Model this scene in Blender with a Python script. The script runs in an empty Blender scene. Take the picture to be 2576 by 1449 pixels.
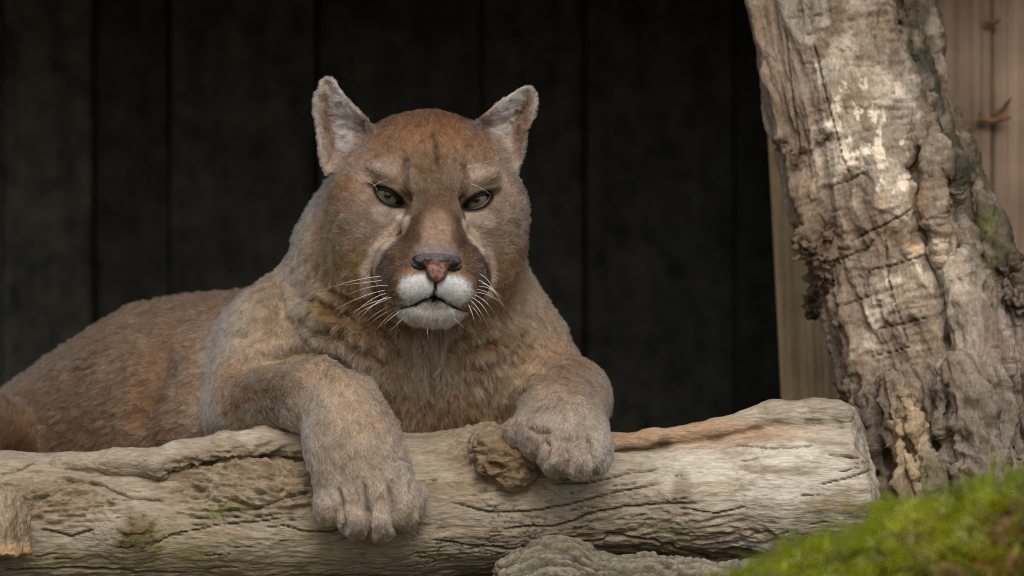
import bpy, math, time
import numpy as np
T0 = time.time()
f32 = np.float32
rng = np.random.default_rng(11)
scene = bpy.context.scene
col = scene.collection

# ------------------------------------------------------------------ camera, sky, sun, exposure
D, ZC, SV = 5.0, 0.333, 1.12 / 2576.0          # camera distance, camera height, metres per photo unit at Y = 0
cam = bpy.data.cameras.new('camera')
cam.lens, cam.sensor_width = 36 * D / 1.12, 36
cam.clip_start, cam.clip_end = 0.1, 500
cam.dof.use_dof = True
cam.dof.focus_distance = D - 0.0
cam.dof.aperture_fstop = 4.0
cam_ob = bpy.data.objects.new('camera', cam)
cam_ob.location = (0, -D, ZC)
cam_ob.rotation_euler = (math.radians(90), 0, 0)
col.objects.link(cam_ob)
scene.camera = cam_ob

SUN_EL, SUN_AZ = 42.0, 6.0                   # degrees; azimuth from straight behind the camera, minus = from the left
world = bpy.data.worlds.new('World')
scene.world = world
world.use_nodes = True
wn = world.node_tree.nodes
bg = wn['Background']
sky = wn.new('ShaderNodeTexSky')
sky.sky_type = 'NISHITA'
sky.sun_disc = False
sky.sun_elevation = math.radians(SUN_EL)
sky.sun_rotation = math.radians(180 - SUN_AZ)
sky.air_density, sky.dust_density, sky.ozone_density = 1.0, 3.5, 0.7
world.node_tree.links.new(sky.outputs[0], bg.inputs[0])
bg.inputs[1].default_value = 0.12
sl = bpy.data.lights.new('sun', 'SUN')
sl.energy, sl.angle, sl.color = 1.3, math.radians(25), (1.0, 0.985, 0.955)
sun = bpy.data.objects.new('sun', sl)
sun.rotation_euler = (math.radians(90 - SUN_EL), 0, math.radians(SUN_AZ))
col.objects.link(sun)
scene.view_settings.view_transform = 'Standard'
scene.view_settings.look = 'None'
scene.view_settings.exposure = 0.45
scene.view_settings.gamma = 1.0
scene.cycles.max_bounces = 7
scene.cycles.diffuse_bounces = 3
scene.cycles.glossy_bounces = 3
scene.cycles.transmission_bounces = 5
scene.cycles.use_denoising = True
scene.cycles.filter_width = 1.1
try:
    scene.cycles.denoising_prefilter = 'NONE'
    scene.cycles_curves.shape = 'RIBBONS'
    scene.cycles_curves.subdivisions = 1
except Exception:
    pass

# ------------------------------------------------------------------ helpers
def P(vx, vy, Y):
    """photo position (2576 x 1449 units) at depth Y -> world point"""
    s = (D + Y) / D * SV
    return np.array([(vx - 1288) * s, Y, ZC - (vy - 724.5) * s], f32)

def VP(p):
    s = D / (D + p[:, 1]) / SV
    return p[:, 0] * s + 1288, 724.5 - (p[:, 2] - ZC) * s

def lin(r, g, b):
    c = np.array([r, g, b], float) / 255
    return np.where(c <= .04045, c / 12.92, ((c + .055) / 1.055) ** 2.4).astype(f32)

def sstep(a, b, x):
    t = np.clip((x - a) / (b - a), 0, 1)
    return t * t * (3 - 2 * t)

_G = np.array([[1,1,0],[-1,1,0],[1,-1,0],[-1,-1,0],[1,0,1],[-1,0,1],[1,0,-1],[-1,0,-1],
               [0,1,1],[0,-1,1],[0,1,-1],[0,-1,-1],[1,1,0],[0,-1,1],[-1,1,0],[0,-1,-1]], f32)

def _hash(i, j, k, seed):
    h = i.astype(np.uint32) * np.uint32(374761393) + j.astype(np.uint32) * np.uint32(668265263) \
        + k.astype(np.uint32) * np.uint32(2246822519) + np.uint32((seed * 3266489917) & 0xffffffff)
    h = (h ^ (h >> np.uint32(13))) * np.uint32(1274126177)
    return h ^ (h >> np.uint32(16))

def perlin(p, seed=0):
    p = np.asarray(p, f32)
    i = np.floor(p).astype(np.int32)
    f = p - i
    u = f * f * f * (f * (f * 6 - 15) + 10)
    out = 0
    for dx in (0, 1):
        wx = u[:, 0] if dx else 1 - u[:, 0]
        for dy in (0, 1):
            wy = u[:, 1] if dy else 1 - u[:, 1]
            for dz in (0, 1):
                wz = u[:, 2] if dz else 1 - u[:, 2]
                g = _G[_hash(i[:, 0] + dx, i[:, 1] + dy, i[:, 2] + dz, seed) & 15]
                out = out + wx * wy * wz * (g[:, 0] * (f[:, 0] - dx) + g[:, 1] * (f[:, 1] - dy) + g[:, 2] * (f[:, 2] - dz))
    return out.astype(f32)

def fbm(p, octv=4, seed=0, ridged=False, gain=.5):
    a, s, out = 1.0, 1.0, 0
    for o in range(octv):
        n = perlin(p * s, seed + o * 17)
        out = out + a * ((1 - 2 * np.abs(n)) if ridged else n)
        a *= gain
        s *= 2.03
    return out

def worley(p, seed=0):
    """F1, F2 distances and the cell's random number"""
    i = np.floor(p).astype(np.int32)
    f1 = np.full(len(p), 9, f32); f2 = f1.copy(); rid = np.zeros(len(p), f32)
    for dx in (-1, 0, 1):
        for dy in (-1, 0, 1):
            for dz in (-1, 0, 1):
                c = i + np.array([dx, dy, dz], np.int32)
                h = _hash(c[:, 0], c[:, 1], c[:, 2], seed)
                o = np.stack([(h & 1023), (h >> np.uint32(10)) & 1023, (h >> np.uint32(20)) & 1023], 1).astype(f32) / 1023
                d = np.linalg.norm(c + o - p, axis=1).astype(f32)
                near = d < f1
                f2 = np.where(near, f1, np.minimum(f2, d))
                rid = np.where(near, o[:, 0], rid)
                f1 = np.where(near, d, f1)
    return f1, f2, rid

def cell_centre(p, seed=4):
    """nearest scattered point, one per unit cell"""
    i = np.floor(p).astype(np.int32)
    best = np.full(len(p), 9, f32); out = np.zeros_like(p)
    for dx in (-1, 0, 1):
        for dy in (-1, 0, 1):
            for dz in (-1, 0, 1):
                c = i + np.array([dx, dy, dz], np.int32)
                h = _hash(c[:, 0], c[:, 1], c[:, 2], seed)
                q = c + np.stack([(h & 1023), (h >> np.uint32(10)) & 1023, (h >> np.uint32(20)) & 1023], 1).astype(f32) / 1023
                d = ((q - p) ** 2).sum(1)
                m = d < best
                best = np.where(m, d, best); out = np.where(m[:, None], q, out)
    return out

def smin(a, b, k):
    h = np.clip(.5 + .5 * (b - a) / k, 0, 1)
    return b + (a - b) * h - k * h * (1 - h)

def smax(a, b, k):
    return -smin(-a, -b, k)

def ell(p, c, r, R=None):
    q = p - np.asarray(c, f32)
    if R is not None:
        q = q @ R
    r = np.asarray(r, f32)
    k0 = np.sqrt(((q / r) ** 2).sum(1))
    k1 = np.sqrt(((q / (r * r)) ** 2).sum(1))
    return k0 * (k0 - 1) / np.maximum(k1, 1e-6)

def cone(p, a, b, ra, rb):
    a = np.asarray(a, f32); ab = np.asarray(b, f32) - a
    h = np.clip((p - a) @ ab / max(float(ab @ ab), 1e-12), 0, 1)
    return np.linalg.norm(p - a - h[:, None] * ab, axis=1) - (ra + (rb - ra) * h)

def rotm(rx=0, ry=0, rz=0):
    rx, ry, rz = map(math.radians, (rx, ry, rz))
    X = np.array([[1,0,0],[0,math.cos(rx),-math.sin(rx)],[0,math.sin(rx),math.cos(rx)]])
    Y = np.array([[math.cos(ry),0,math.sin(ry)],[0,1,0],[-math.sin(ry),0,math.cos(ry)]])
    Z = np.array([[math.cos(rz),-math.sin(rz),0],[math.sin(rz),math.cos(rz),0],[0,0,1]])
    return (Z @ Y @ X).astype(f32)

def poly2d(u, w, pts):
    """signed distance to a closed polygon, negative inside"""
    pts = np.asarray(pts, f32)
    n = len(pts)
    d = np.full(u.shape, 1e9, f32); ins = np.zeros(u.shape, bool)
    for i in range(n):
        a, b = pts[i], pts[(i + 1) % n]
        e = b - a
        wx, wy = u - a[0], w - a[1]
        h = np.clip((wx * e[0] + wy * e[1]) / (e @ e), 0, 1)
        d = np.minimum(d, (wx - e[0] * h) ** 2 + (wy - e[1] * h) ** 2)
        c = ((a[1] > w) != (b[1] > w)) & (u < (b[0] - a[0]) * (w - a[1]) / (b[1] - a[1] + 1e-12) + a[0])
        ins ^= c
    d = np.sqrt(d)
    return np.where(ins, -d, d)

def line2d(u, w, pts):
    """distance to an open polyline and the parameter 0..1 along it"""
    pts = np.asarray(pts, f32)
    d = np.full(u.shape, 1e9, f32); t = np.zeros(u.shape, f32)
    n = len(pts) - 1
    for i in range(n):
        a, b = pts[i], pts[i + 1]
        e = b - a
        h = np.clip(((u - a[0]) * e[0] + (w - a[1]) * e[1]) / max(float(e @ e), 1e-9), 0, 1)
        dd = np.hypot(u - a[0] - e[0] * h, w - a[1] - e[1] * h)
        m = dd < d
        d = np.where(m, dd, d); t = np.where(m, (i + h) / n, t)
    return d, t

def meet(f, uv, y0=-.2, y1=.6, n=260):
    """depth where the camera ray through each photo position meets a shape"""
    Ys = np.linspace(y0, y1, n)
    out = []
    for a_, b_ in uv:
        d = f(np.array([P(a_, b_, y) for y in Ys]))
        i = int(np.argmax(d < 0)) if (d < 0).any() else n - 1
        t = Ys[i]
        if i > 0 and d[i] < 0:
            t = Ys[i - 1] + (Ys[i] - Ys[i - 1]) * d[i - 1] / (d[i - 1] - d[i])
        out.append(float(t))
    return out

def band(lo, hi, h0, segs):
    """grid line positions: coarse step h0, finer where segs [(a, b, h)] say so"""
    out = [lo]
    while out[-1] < hi:
        h = h0
        for a, b, hh in segs:
            if a <= out[-1] < b:
                h = min(h, hh)
        out.append(out[-1] + h)
    return np.array(out, f32)

def chunks(f, p, n=16000):
    return np.concatenate([f(p[i:i + n]) for i in range(0, len(p), n)]).astype(f32)

def surface(f, xs, ys, zs, proj=1, stride=4, margin=1.9):
    """surface nets on a rectilinear grid, evaluated only near the surface"""
    nx, ny, nz = len(xs), len(ys), len(zs)
    ix = np.unique(np.append(np.arange(0, nx, stride), nx - 1))
    iy = np.unique(np.append(np.arange(0, ny, stride), ny - 1))
    iz = np.unique(np.append(np.arange(0, nz, stride), nz - 1))
    g = np.stack(np.meshgrid(xs[ix], ys[iy], zs[iz], indexing='ij'), -1).reshape(-1, 3)
    C = chunks(f, g).reshape(len(ix), len(iy), len(iz))
    def near(n, ii):
        return np.abs(np.arange(n)[:, None] - ii[None, :]).argmin(1)
    F = C[np.ix_(near(nx, ix), near(ny, iy), near(nz, iz))]
    def step(v):
        return np.gradient(v) * stride
    H = np.maximum(np.maximum(step(xs)[:, None, None], step(ys)[None, :, None]), step(zs)[None, None, :])
    I = np.nonzero(np.abs(F) < H * margin)
    p = np.stack([xs[I[0]], ys[I[1]], zs[I[2]]], 1)
    F[I] = chunks(f, p)
    S = F < 0
    cnt = np.zeros((nx - 1, ny - 1, nz - 1), np.int8)
    for a in (0, 1):
        for b in (0, 1):
            for c in (0, 1):
                cnt += S[a:nx - 1 + a, b:ny - 1 + b, c:nz - 1 + c]
    act = (cnt > 0) & (cnt < 8)
    ci = np.argwhere(act)
    idx = np.full(act.shape, -1, np.int32)
    idx[act] = np.arange(len(ci))
    ax = (xs, ys, zs)
    acc = np.zeros((len(ci), 3), f32); num = np.zeros(len(ci), f32)
    for d in range(3):
        o1, o2 = [k for k in range(3) if k != d]
        for a in (0, 1):
            for b in (0, 1):
                A = ci.copy(); A[:, o1] += a; A[:, o2] += b
                B = A.copy(); B[:, d] += 1
                fa = F[A[:, 0], A[:, 1], A[:, 2]]; fb = F[B[:, 0], B[:, 1], B[:, 2]]
                m = (fa < 0) != (fb < 0)
                t = np.where(m, fa / np.where(m, fa - fb, 1), 0)
                q = np.stack([ax[k][A[:, k]] for k in range(3)], 1).astype(f32)
                q[:, d] += t * (ax[d][np.minimum(B[:, d], len(ax[d]) - 1)] - q[:, d])
                acc += q * m[:, None]; num += m
    V = acc / num[:, None]
    quads = []
    for d in range(3):
        sl0 = [slice(None)] * 3; sl1 = [slice(None)] * 3
        sl0[d] = slice(0, -1); sl1[d] = slice(1, None)
        E = np.argwhere(S[tuple(sl0)] != S[tuple(sl1)])
        o1, o2 = (d + 1) % 3, (d + 2) % 3
        lim = [nx - 1, ny - 1, nz - 1]
        ok = (E[:, o1] > 0) & (E[:, o2] > 0) & (E[:, o1] < lim[o1]) & (E[:, o2] < lim[o2])
        E = E[ok]
        flip = S[E[:, 0], E[:, 1], E[:, 2]]
        def cell(a, b):
            q = E.copy(); q[:, o1] -= a; q[:, o2] -= b
            return idx[q[:, 0], q[:, 1], q[:, 2]]
        Q = np.stack([cell(1, 1), cell(0, 1), cell(0, 0), cell(1, 0)], 1)
        Q[~flip] = Q[~flip][:, ::-1]
        quads.append(Q)
    Q = np.concatenate(quads)
    Q = Q[(Q >= 0).all(1)]
    for _ in range(proj):
        d, n = grad(f, V)
        V = V - np.clip(d, -.002, .002)[:, None] * n * .9
    return V.astype(f32), Q

def grad(f, V, e=6e-4):
    d = chunks(f, V)
    g = np.stack([chunks(f, V + np.eye(3, dtype=f32)[k] * e) - d for k in range(3)], 1) / e
    m = np.linalg.norm(g, axis=1, keepdims=True)
    return d / np.maximum(m[:, 0], .3), g / np.maximum(m, 1e-6)

def vnormals(V, Q):
    a = V[Q[:, 2]] - V[Q[:, 0]]; b = V[Q[:, 3]] - V[Q[:, 1]]
    n = np.cross(a, b)
    N = np.zeros_like(V)
    for k in range(4):
        for c in range(3):
            N[:, c] += np.bincount(Q[:, k], n[:, c], len(V))
    return N / np.maximum(np.linalg.norm(N, axis=1, keepdims=True), 1e-12)

def link(ob, parent=None, label=None, cat=None, group=None, kind=None):
    col.objects.link(ob)
    if parent is not None:
        ob.parent = parent
    for k, v in (('label', label), ('category', cat), ('group', group), ('kind', kind)):
        if v:
            ob[k] = v
    return ob

def empty(name, loc, label=None, cat=None, kind=None):
    o = bpy.data.objects.new(name, None)
    o.location = [float(c) for c in loc]
    return link(o, None, label, cat, None, kind)

def mesh_ob(name, V, Q, mat, parent=None, colour=None, smooth=True, **kw):
    V = np.asarray(V, f32)
    base = np.zeros(3, f32)
    if parent is not None:
        q = parent
        while q is not None:
            base = base + np.array(q.location, f32); q = q.parent
    me = bpy.data.meshes.new(name)
    Q = np.asarray(Q)
    k = Q.shape[1]
    me.vertices.add(len(V)); me.vertices.foreach_set('co', (V - base).ravel())
    me.loops.add(Q.size); me.loops.foreach_set('vertex_index', Q.ravel().astype(np.int32))
    me.polygons.add(len(Q))
    me.polygons.foreach_set('loop_start', np.arange(0, Q.size, k, dtype=np.int32))
    me.update(calc_edges=True)
    me.polygons.foreach_set('use_smooth', np.full(len(Q), smooth))
    if colour is not None:
        at = me.attributes.new('tone', 'FLOAT_COLOR', 'POINT')
        c4 = np.ones((len(V), 4), f32); c4[:, :3] = colour
        at.data.foreach_set('color', c4.ravel())
    me.materials.append(mat)
    me.validate()
    o = bpy.data.objects.new(name, me)
    return link(o, parent, **kw)

def hair_ob(name, pts, radii, mat, parent, colour=None, **kw):
    """pts (n, k, 3) world points; radii (n, k)"""
    n, k = pts.shape[:2]
    base = np.zeros(3, f32)
    q = parent
    while q is not None:
        base = base + np.array(q.location, f32); q = q.parent
    cu = bpy.data.hair_curves.new(name)
    cu.add_curves([k] * n)
    cu.points.foreach_set('position', (pts - base).astype(f32).ravel())
    ra = cu.attributes.get('radius') or cu.attributes.new('radius', 'FLOAT', 'POINT')
    ra.data.foreach_set('value', radii.astype(f32).ravel())
    if colour is not None:
        at = cu.attributes.new('tone', 'FLOAT_COLOR', 'CURVE')
        c4 = np.ones((n, 4), f32); c4[:, :3] = colour
        at.data.foreach_set('color', c4.ravel())
    cu.materials.append(mat)
    o = bpy.data.objects.new(name, cu)
    return link(o, parent, **kw)

def material(name):
    m = bpy.data.materials.new(name)
    m.use_nodes = True
    nt = m.node_tree
    b = nt.nodes['Principled BSDF']
    def N(t, **kw):
        n = nt.nodes.new(t)
        for k, v in kw.items():
            if k[0] == '_':
                n.inputs[k[1:].replace('_', ' ')].default_value = v
            else:
                setattr(n, k, v)
        return n
    return m, nt, b, N, nt.links.new

def mat_tone(name, rough=.8, bump=.3, scale=(300, 300, 300), spec=.25, vary=.35, dist=.002):
    """vertex 'tone' colour, broken up by fine noise and bump"""
    m, nt, b, N, L = material(name)
    at = N('ShaderNodeAttribute', attribute_name='tone')
    tc = N('ShaderNodeTexCoord'); mp = N('ShaderNodeMapping')
    mp.inputs['Scale'].default_value = scale
    L(tc.outputs['Object'], mp.inputs['Vector'])
    nz = N('ShaderNodeTexNoise', _Scale=1.0, _Detail=6.0, _Roughness=.65)
    L(mp.outputs[0], nz.inputs['Vector'])
    mr = N('ShaderNodeMapRange'); mr.inputs[1].default_value = .25; mr.inputs[2].default_value = .75
    mr.inputs[3].default_value = 1 - vary; mr.inputs[4].default_value = 1 + vary
    L(nz.outputs[0], mr.inputs[0])
    mx = N('ShaderNodeMix', data_type='RGBA', blend_type='MULTIPLY'); mx.inputs[0].default_value = 1
    L(at.outputs['Color'], mx.inputs[6]); L(mr.outputs[0], mx.inputs[7])
    L(mx.outputs[2], b.inputs['Base Color'])
    bp = N('ShaderNodeBump', _Strength=bump, _Distance=dist)
    L(nz.outputs[0], bp.inputs['Height']); L(bp.outputs[0], b.inputs['Normal'])
    b.inputs['Roughness'].default_value = rough
    b.inputs['Specular IOR Level'].default_value = spec
    return m

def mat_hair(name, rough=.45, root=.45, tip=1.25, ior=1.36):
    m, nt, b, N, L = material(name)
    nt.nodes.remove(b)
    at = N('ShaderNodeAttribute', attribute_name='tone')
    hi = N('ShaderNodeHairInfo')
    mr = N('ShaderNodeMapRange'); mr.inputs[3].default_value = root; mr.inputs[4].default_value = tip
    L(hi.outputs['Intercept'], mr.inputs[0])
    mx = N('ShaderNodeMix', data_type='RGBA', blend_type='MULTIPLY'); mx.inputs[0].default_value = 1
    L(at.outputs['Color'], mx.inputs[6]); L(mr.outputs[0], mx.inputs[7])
    h = N('ShaderNodeBsdfHairPrincipled', parametrization='COLOR')
    L(mx.outputs[2], h.inputs['Color'])
    h.inputs['Roughness'].default_value = rough
    h.inputs['Radial Roughness'].default_value = .55
    h.inputs['IOR'].default_value = ior
    L(h.outputs[0], nt.nodes['Material Output'].inputs['Surface'])
    return m

def mat_planks(name, c1, c2, rough=.85, scale=(60, 60, 3.0), bump=.25, mot=.45, mscale=9.0):
    m, nt, b, N, L = material(name)
    tc = N('ShaderNodeTexCoord'); oi = N('ShaderNodeObjectInfo')
    ad = N('ShaderNodeVectorMath', operation='ADD')
    sc = N('ShaderNodeVectorMath', operation='SCALE'); sc.inputs['Scale'].default_value = 7.0
    cb = N('ShaderNodeCombineXYZ')
    for k in range(3):
        L(oi.outputs['Random'], cb.inputs[k])
    L(cb.outputs[0], sc.inputs[0])
    L(tc.outputs['Object'], ad.inputs[0]); L(sc.outputs[0], ad.inputs[1])
    mp = N('ShaderNodeMapping'); mp.inputs['Scale'].default_value = scale
    L(ad.outputs[0], mp.inputs['Vector'])
    n1 = N('ShaderNodeTexNoise', _Scale=1.0, _Detail=8.0, _Roughness=.6, _Distortion=.4)
    L(mp.outputs[0], n1.inputs['Vector'])
    n2 = N('ShaderNodeTexNoise', _Scale=mscale, _Detail=6.0, _Roughness=.7)
    L(ad.outputs[0], n2.inputs['Vector'])
    mm = N('ShaderNodeMix', data_type='FLOAT'); mm.inputs[0].default_value = mot
    L(n1.outputs[0], mm.inputs[2]); L(n2.outputs[0], mm.inputs[3])
    rp = N('ShaderNodeValToRGB')
    rp.color_ramp.elements[0].position, rp.color_ramp.elements[1].position = .36, .64
    rp.color_ramp.elements[0].color = (*c1, 1); rp.color_ramp.elements[1].color = (*c2, 1)
    L(mm.outputs[0], rp.inputs[0])
    hv = N('ShaderNodeHueSaturation')
    mr = N('ShaderNodeMapRange'); mr.inputs[3].default_value = .6; mr.inputs[4].default_value = 1.3
    L(oi.outputs['Random'], mr.inputs[0]); L(mr.outputs[0], hv.inputs['Value'])
    L(rp.outputs[0], hv.inputs['Color']); L(hv.outputs[0], b.inputs['Base Color'])
    bp = N('ShaderNodeBump', _Strength=bump, _Distance=.004)
    L(n1.outputs[0], bp.inputs['Height']); L(bp.outputs[0], b.inputs['Normal'])
    b.inputs['Roughness'].default_value = rough
    b.inputs['Specular IOR Level'].default_value = .2
    return m

def box(name, lo, hi, mat, parent=None, bevel=.003, rot=None, pivot=None, **kw):
    """a box with chamfered edges, optionally turned about a pivot"""
    lo = np.asarray(lo, f32); hi = np.asarray(hi, f32)
    c, h = (lo + hi) / 2, (hi - lo) / 2
    b = min(bevel, *(h * .45))
    V, F = [], []
    sg = [(x, y, z) for x in (-1, 1) for y in (-1, 1) for z in (-1, 1)]
    vid = {}
    for s in sg:
        for a in range(3):
            v = [s[k] * (h[k] if k == a else h[k] - b) for k in range(3)]
            vid[(s, a)] = len(V); V.append(v)
    import itertools
    for a in range(3):
        o = [k for k in range(3) if k != a]
        for sa in (-1, 1):
            ring = []
            for s1, s2 in ((-1, -1), (1, -1), (1, 1), (-1, 1)):
                s = [0, 0, 0]; s[a] = sa; s[o[0]] = s1; s[o[1]] = s2
                ring.append(vid[(tuple(s), a)])
            F.append(ring)
    for a in range(3):
        o = [k for k in range(3) if k != a]
        for s1, s2 in itertools.product((-1, 1), (-1, 1)):
            def sv(t):
                s = [0, 0, 0]; s[a] = t; s[o[0]] = s1; s[o[1]] = s2
                return tuple(s)
            F.append([vid[(sv(-1), o[0])], vid[(sv(-1), o[1])], vid[(sv(1), o[1])], vid[(sv(1), o[0])]])
    for s in sg:
        F.append([vid[(s, 0)], vid[(s, 1)], vid[(s, 2)]])
    V = np.array(V, f32)
    # outward winding
    G = []
    for f in F:
        q = V[f]
        n = np.cross(q[1] - q[0], q[2] - q[0])
        G.append(f if n @ q.mean(0) > 0 else f[::-1])
    V = V + c
    if rot is not None:
        pv = np.asarray(pivot if pivot is not None else c, f32)
        V = (V - pv) @ rot.T + pv
    base = np.zeros(3, f32)
    q = parent
    while q is not None:
        base = base + np.array(q.location, f32); q = q.parent
    org = V.mean(0)
    me = bpy.data.meshes.new(name)
    me.from_pydata((V - org).tolist(), [], G)
    me.materials.append(mat)
    o = bpy.data.objects.new(name, me)
    o.location = [float(x) for x in org - base]
    return link(o, parent, **kw)

# ------------------------------------------------------------------ ground, platform and shelter
def sheet(name, x0, x1, y0, y1, z, n, mat, amp=0.0, **kw):
    xs = np.linspace(-1, 1, n); xs = np.sign(xs) * np.abs(xs) ** 2.2
    X = (x0 + x1) / 2 + xs * (x1 - x0) / 2; Yv = (y0 + y1) / 2 + xs * (y1 - y0) / 2
    g = np.stack(np.meshgrid(X, Yv, indexing='ij'), -1).reshape(-1, 2)
    V = np.c_[g, np.full(len(g), z)].astype(f32)
    V[:, 2] += amp * fbm(V * 1.7, 4, 5)
    i = np.arange(n * n).reshape(n, n)
    Q = np.stack([i[:-1, :-1], i[1:, :-1], i[1:, 1:], i[:-1, 1:]], -1).reshape(-1, 4)
    return mesh_ob(name, V, Q, mat, **kw)

def mat_ground():
    m, nt, b, N, L = material('earth')
    tc = N('ShaderNodeTexCoord')
    n1 = N('ShaderNodeTexNoise', _Scale=3.0, _Detail=9.0, _Roughness=.7)
    L(tc.outputs['Object'], n1.inputs['Vector'])
    rp = N('ShaderNodeValToRGB')
    rp.color_ramp.elements[0].position, rp.color_ramp.elements[1].position = .35, .65
    rp.color_ramp.elements[0].color = (.045, .055, .02, 1); rp.color_ramp.elements[1].color = (.16, .12, .075, 1)
    L(n1.outputs[0], rp.inputs[0]); L(rp.outputs[0], b.inputs['Base Color'])
    bp = N('ShaderNodeBump', _Strength=.6, _Distance=.02)
    L(n1.outputs[0], bp.inputs['Height']); L(bp.outputs[0], b.inputs['Normal'])
    b.inputs['Roughness'].default_value = .95
    return m
sheet('ground', -150, 150, -150, 150, -.26, 90, mat_ground(), .02, kind='structure')

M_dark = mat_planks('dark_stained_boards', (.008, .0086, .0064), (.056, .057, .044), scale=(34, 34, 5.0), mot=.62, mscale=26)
M_deck = mat_planks('deck_boards', (.05, .04, .028), (.12, .09, .06), scale=(3, 60, 60))
M_post = mat_planks('post_timber', (.19, .135, .066), (.42, .31, .17), scale=(110, 110, 2.0), bump=.6)
M_side = mat_planks('reddish_boards', (.090, .062, .042), (.20, .142, .098), scale=(110, 110, 2.5), bump=.5)
box('platform', (-1.6, .035, -.25), (1.6, 1.9, -.006), M_deck, kind='structure')

shelter = empty('wooden_shelter', (0, 1.5, 0), 'dark timber shelter of upright boards behind the resting cougar', 'shelter')
YW = 1.45
def wx(vx, Y=YW):
    return (vx - 1288) * SV * (D + Y) / D
edges = [-700, -350, -95, 8, 235, 425, 800, 1215, 1470, 1850, 2110, 2330]
off = [0, .004, .0, .006, -.006, .010, .004, .012, .0, .009, .003]
for i in range(len(edges) - 1):
    gap = .0035 if edges[i] == 425 else .0012
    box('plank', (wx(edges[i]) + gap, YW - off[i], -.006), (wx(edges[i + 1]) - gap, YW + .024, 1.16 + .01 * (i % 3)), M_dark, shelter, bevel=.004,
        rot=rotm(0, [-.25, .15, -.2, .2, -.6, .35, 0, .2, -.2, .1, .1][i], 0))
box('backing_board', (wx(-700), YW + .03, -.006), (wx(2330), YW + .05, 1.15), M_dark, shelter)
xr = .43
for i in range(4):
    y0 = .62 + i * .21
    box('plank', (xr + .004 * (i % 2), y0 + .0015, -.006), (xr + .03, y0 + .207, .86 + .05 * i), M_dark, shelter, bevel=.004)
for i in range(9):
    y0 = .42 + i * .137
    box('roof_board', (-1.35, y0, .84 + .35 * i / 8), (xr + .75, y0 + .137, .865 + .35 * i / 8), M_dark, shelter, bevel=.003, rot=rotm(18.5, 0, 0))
# corner post turned on edge so that two of its faces show, then the boarded front beside it
pc = P(2044, 1010, .56)
box('post', (pc[0], .56, -.006), (pc[0] + .085, .612, .80), M_post, shelter, bevel=.004,
    rot=rotm(0, -2.9, 0) @ rotm(0, 0, 48), pivot=(pc[0], .56, .2))
for i, (a, b_) in enumerate(((2075, 2318), (2320, 2494), (2496, 2700), (2702, 2950))):
    s = SV * (D + .6) / D
    box('plank', ((a - 1288) * s, .60 - .004 * (i % 2), -.006), ((b_ - 1288) * s, .635, .86), M_side, shelter, bevel=.003)

# torn brown fibres hanging on the reddish board
M_fib = mat_planks('torn_fibre', (.055, .028, .012), (.13, .07, .034), scale=(200, 200, 200))
FR = np.random.default_rng(9)
def fibre(pts, r):
    Yf = .590
    pts = np.array([P(a_, b_, Yf - .004 * abs(math.sin(i * 1.3))) for i, (a_, b_) in enumerate(pts)], f32)
    m_ = 6
    rr = r * SV * FR.uniform(.6, 1.3, (len(pts), m_, 1)); rr[0] *= .2; rr[-1] *= .2
    ring = np.stack([np.cos(np.linspace(0, 6.283, m_, endpoint=False)) * .5, np.cos(np.linspace(0, 6.283, m_, endpoint=False)) * .6 - .2, np.sin(np.linspace(0, 6.283, m_, endpoint=False))], 1)
    Vf = (pts[:, None] + ring[None] * rr).reshape(-1, 3)
    i = np.arange(len(pts) * m_).reshape(len(pts), m_)
    j = np.roll(i, -1, 1)
    Qf = np.stack([i[:-1], i[1:], j[1:], j[:-1]], -1).reshape(-1, 4)
    mesh_ob('torn_fibre', Vf, Qf, M_fib, shelter)
fibre([(2470, 60), (2482, 55), (2496, 58), (2508, 52), (2518, 50)], 7)
fibre([(2455, 308), (2470, 300), (2490, 306), (2505, 302), (2525, 300), (2545, 296)], 10)
fibre([(2492, 300), (2506, 285), (2520, 278), (2532, 262), (2545, 246)], 8)
fibre([(2430, 312), (2450, 309), (2475, 312)], 4)
fibre([(2460, 292), (2466, 282), (2472, 290)], 5)

# ------------------------------------------------------------------ wood: fallen log, bark log, leaning dead trunk
M_wood = mat_tone('weathered_wood', .82, .8, (70, 330, 330), .22, .42, .003)
M_bark = mat_tone('rough_bark', .88, .9, (240, 240, 240), .2, .45, .003)
M_trunk = mat_tone('dead_trunk_wood', .85, .9, (260, 260, 170), .2, .42, .003)

def mixc(c, col_, w):
    return c * (1 - w[:, None]) + np.asarray(col_, f32) * w[:, None]

def blob(u, w, cx, cy, rx, ry, soft=.5):
    return 1 - sstep(1 - soft, 1 + soft, np.hypot((u - cx) / rx, (w - cy) / ry))

log = empty('fallen_log', P(1100, 1250, .1), 'pale weathered fallen log that the cougar rests its paws on', 'log')
LOGAX = [(-260, 1335, 180), (0, 1325, 180), (330, 1310, 170), (640, 1300, 182), (1000, 1282, 182), (1240, 1262, 172), (1500, 1243, 142),
         (1750, 1236, 160), (1960, 1215, 186), (2290, 1195, 186)]
LP = [(P(a, b, .10), r * SV * 1.02) for a, b, r in LOGAX]
cut_a, cut_b = P(2150, 1040, .08), P(2206, 1275, .08)
cn = np.array([-(cut_b - cut_a)[2], 0, (cut_b - cut_a)[0]]); cn = cn / np.linalg.norm(cn)
cn = (cn + np.array([0, -.12, 0])).astype(f32)
def chain(p, pts, k=.012):
    d = None
    for (a, ra), (b, rb) in zip(pts[:-1], pts[1:]):
        e = cone(p, a, b, ra, rb)
        d = e if d is None else smin(d, e, k)
    return d
LIP1 = [(P(a, b, y), r * SV) for a, b, y, r in ((150, 1165, .06, 18), (290, 1163, .045, 26), (395, 1166, .035, 30), (450, 1140, .04, 26),
        (560, 1117, .045, 27), (660, 1108, .05, 27), (760, 1120, .05, 24), (850, 1140, .05, 14))]
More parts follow.
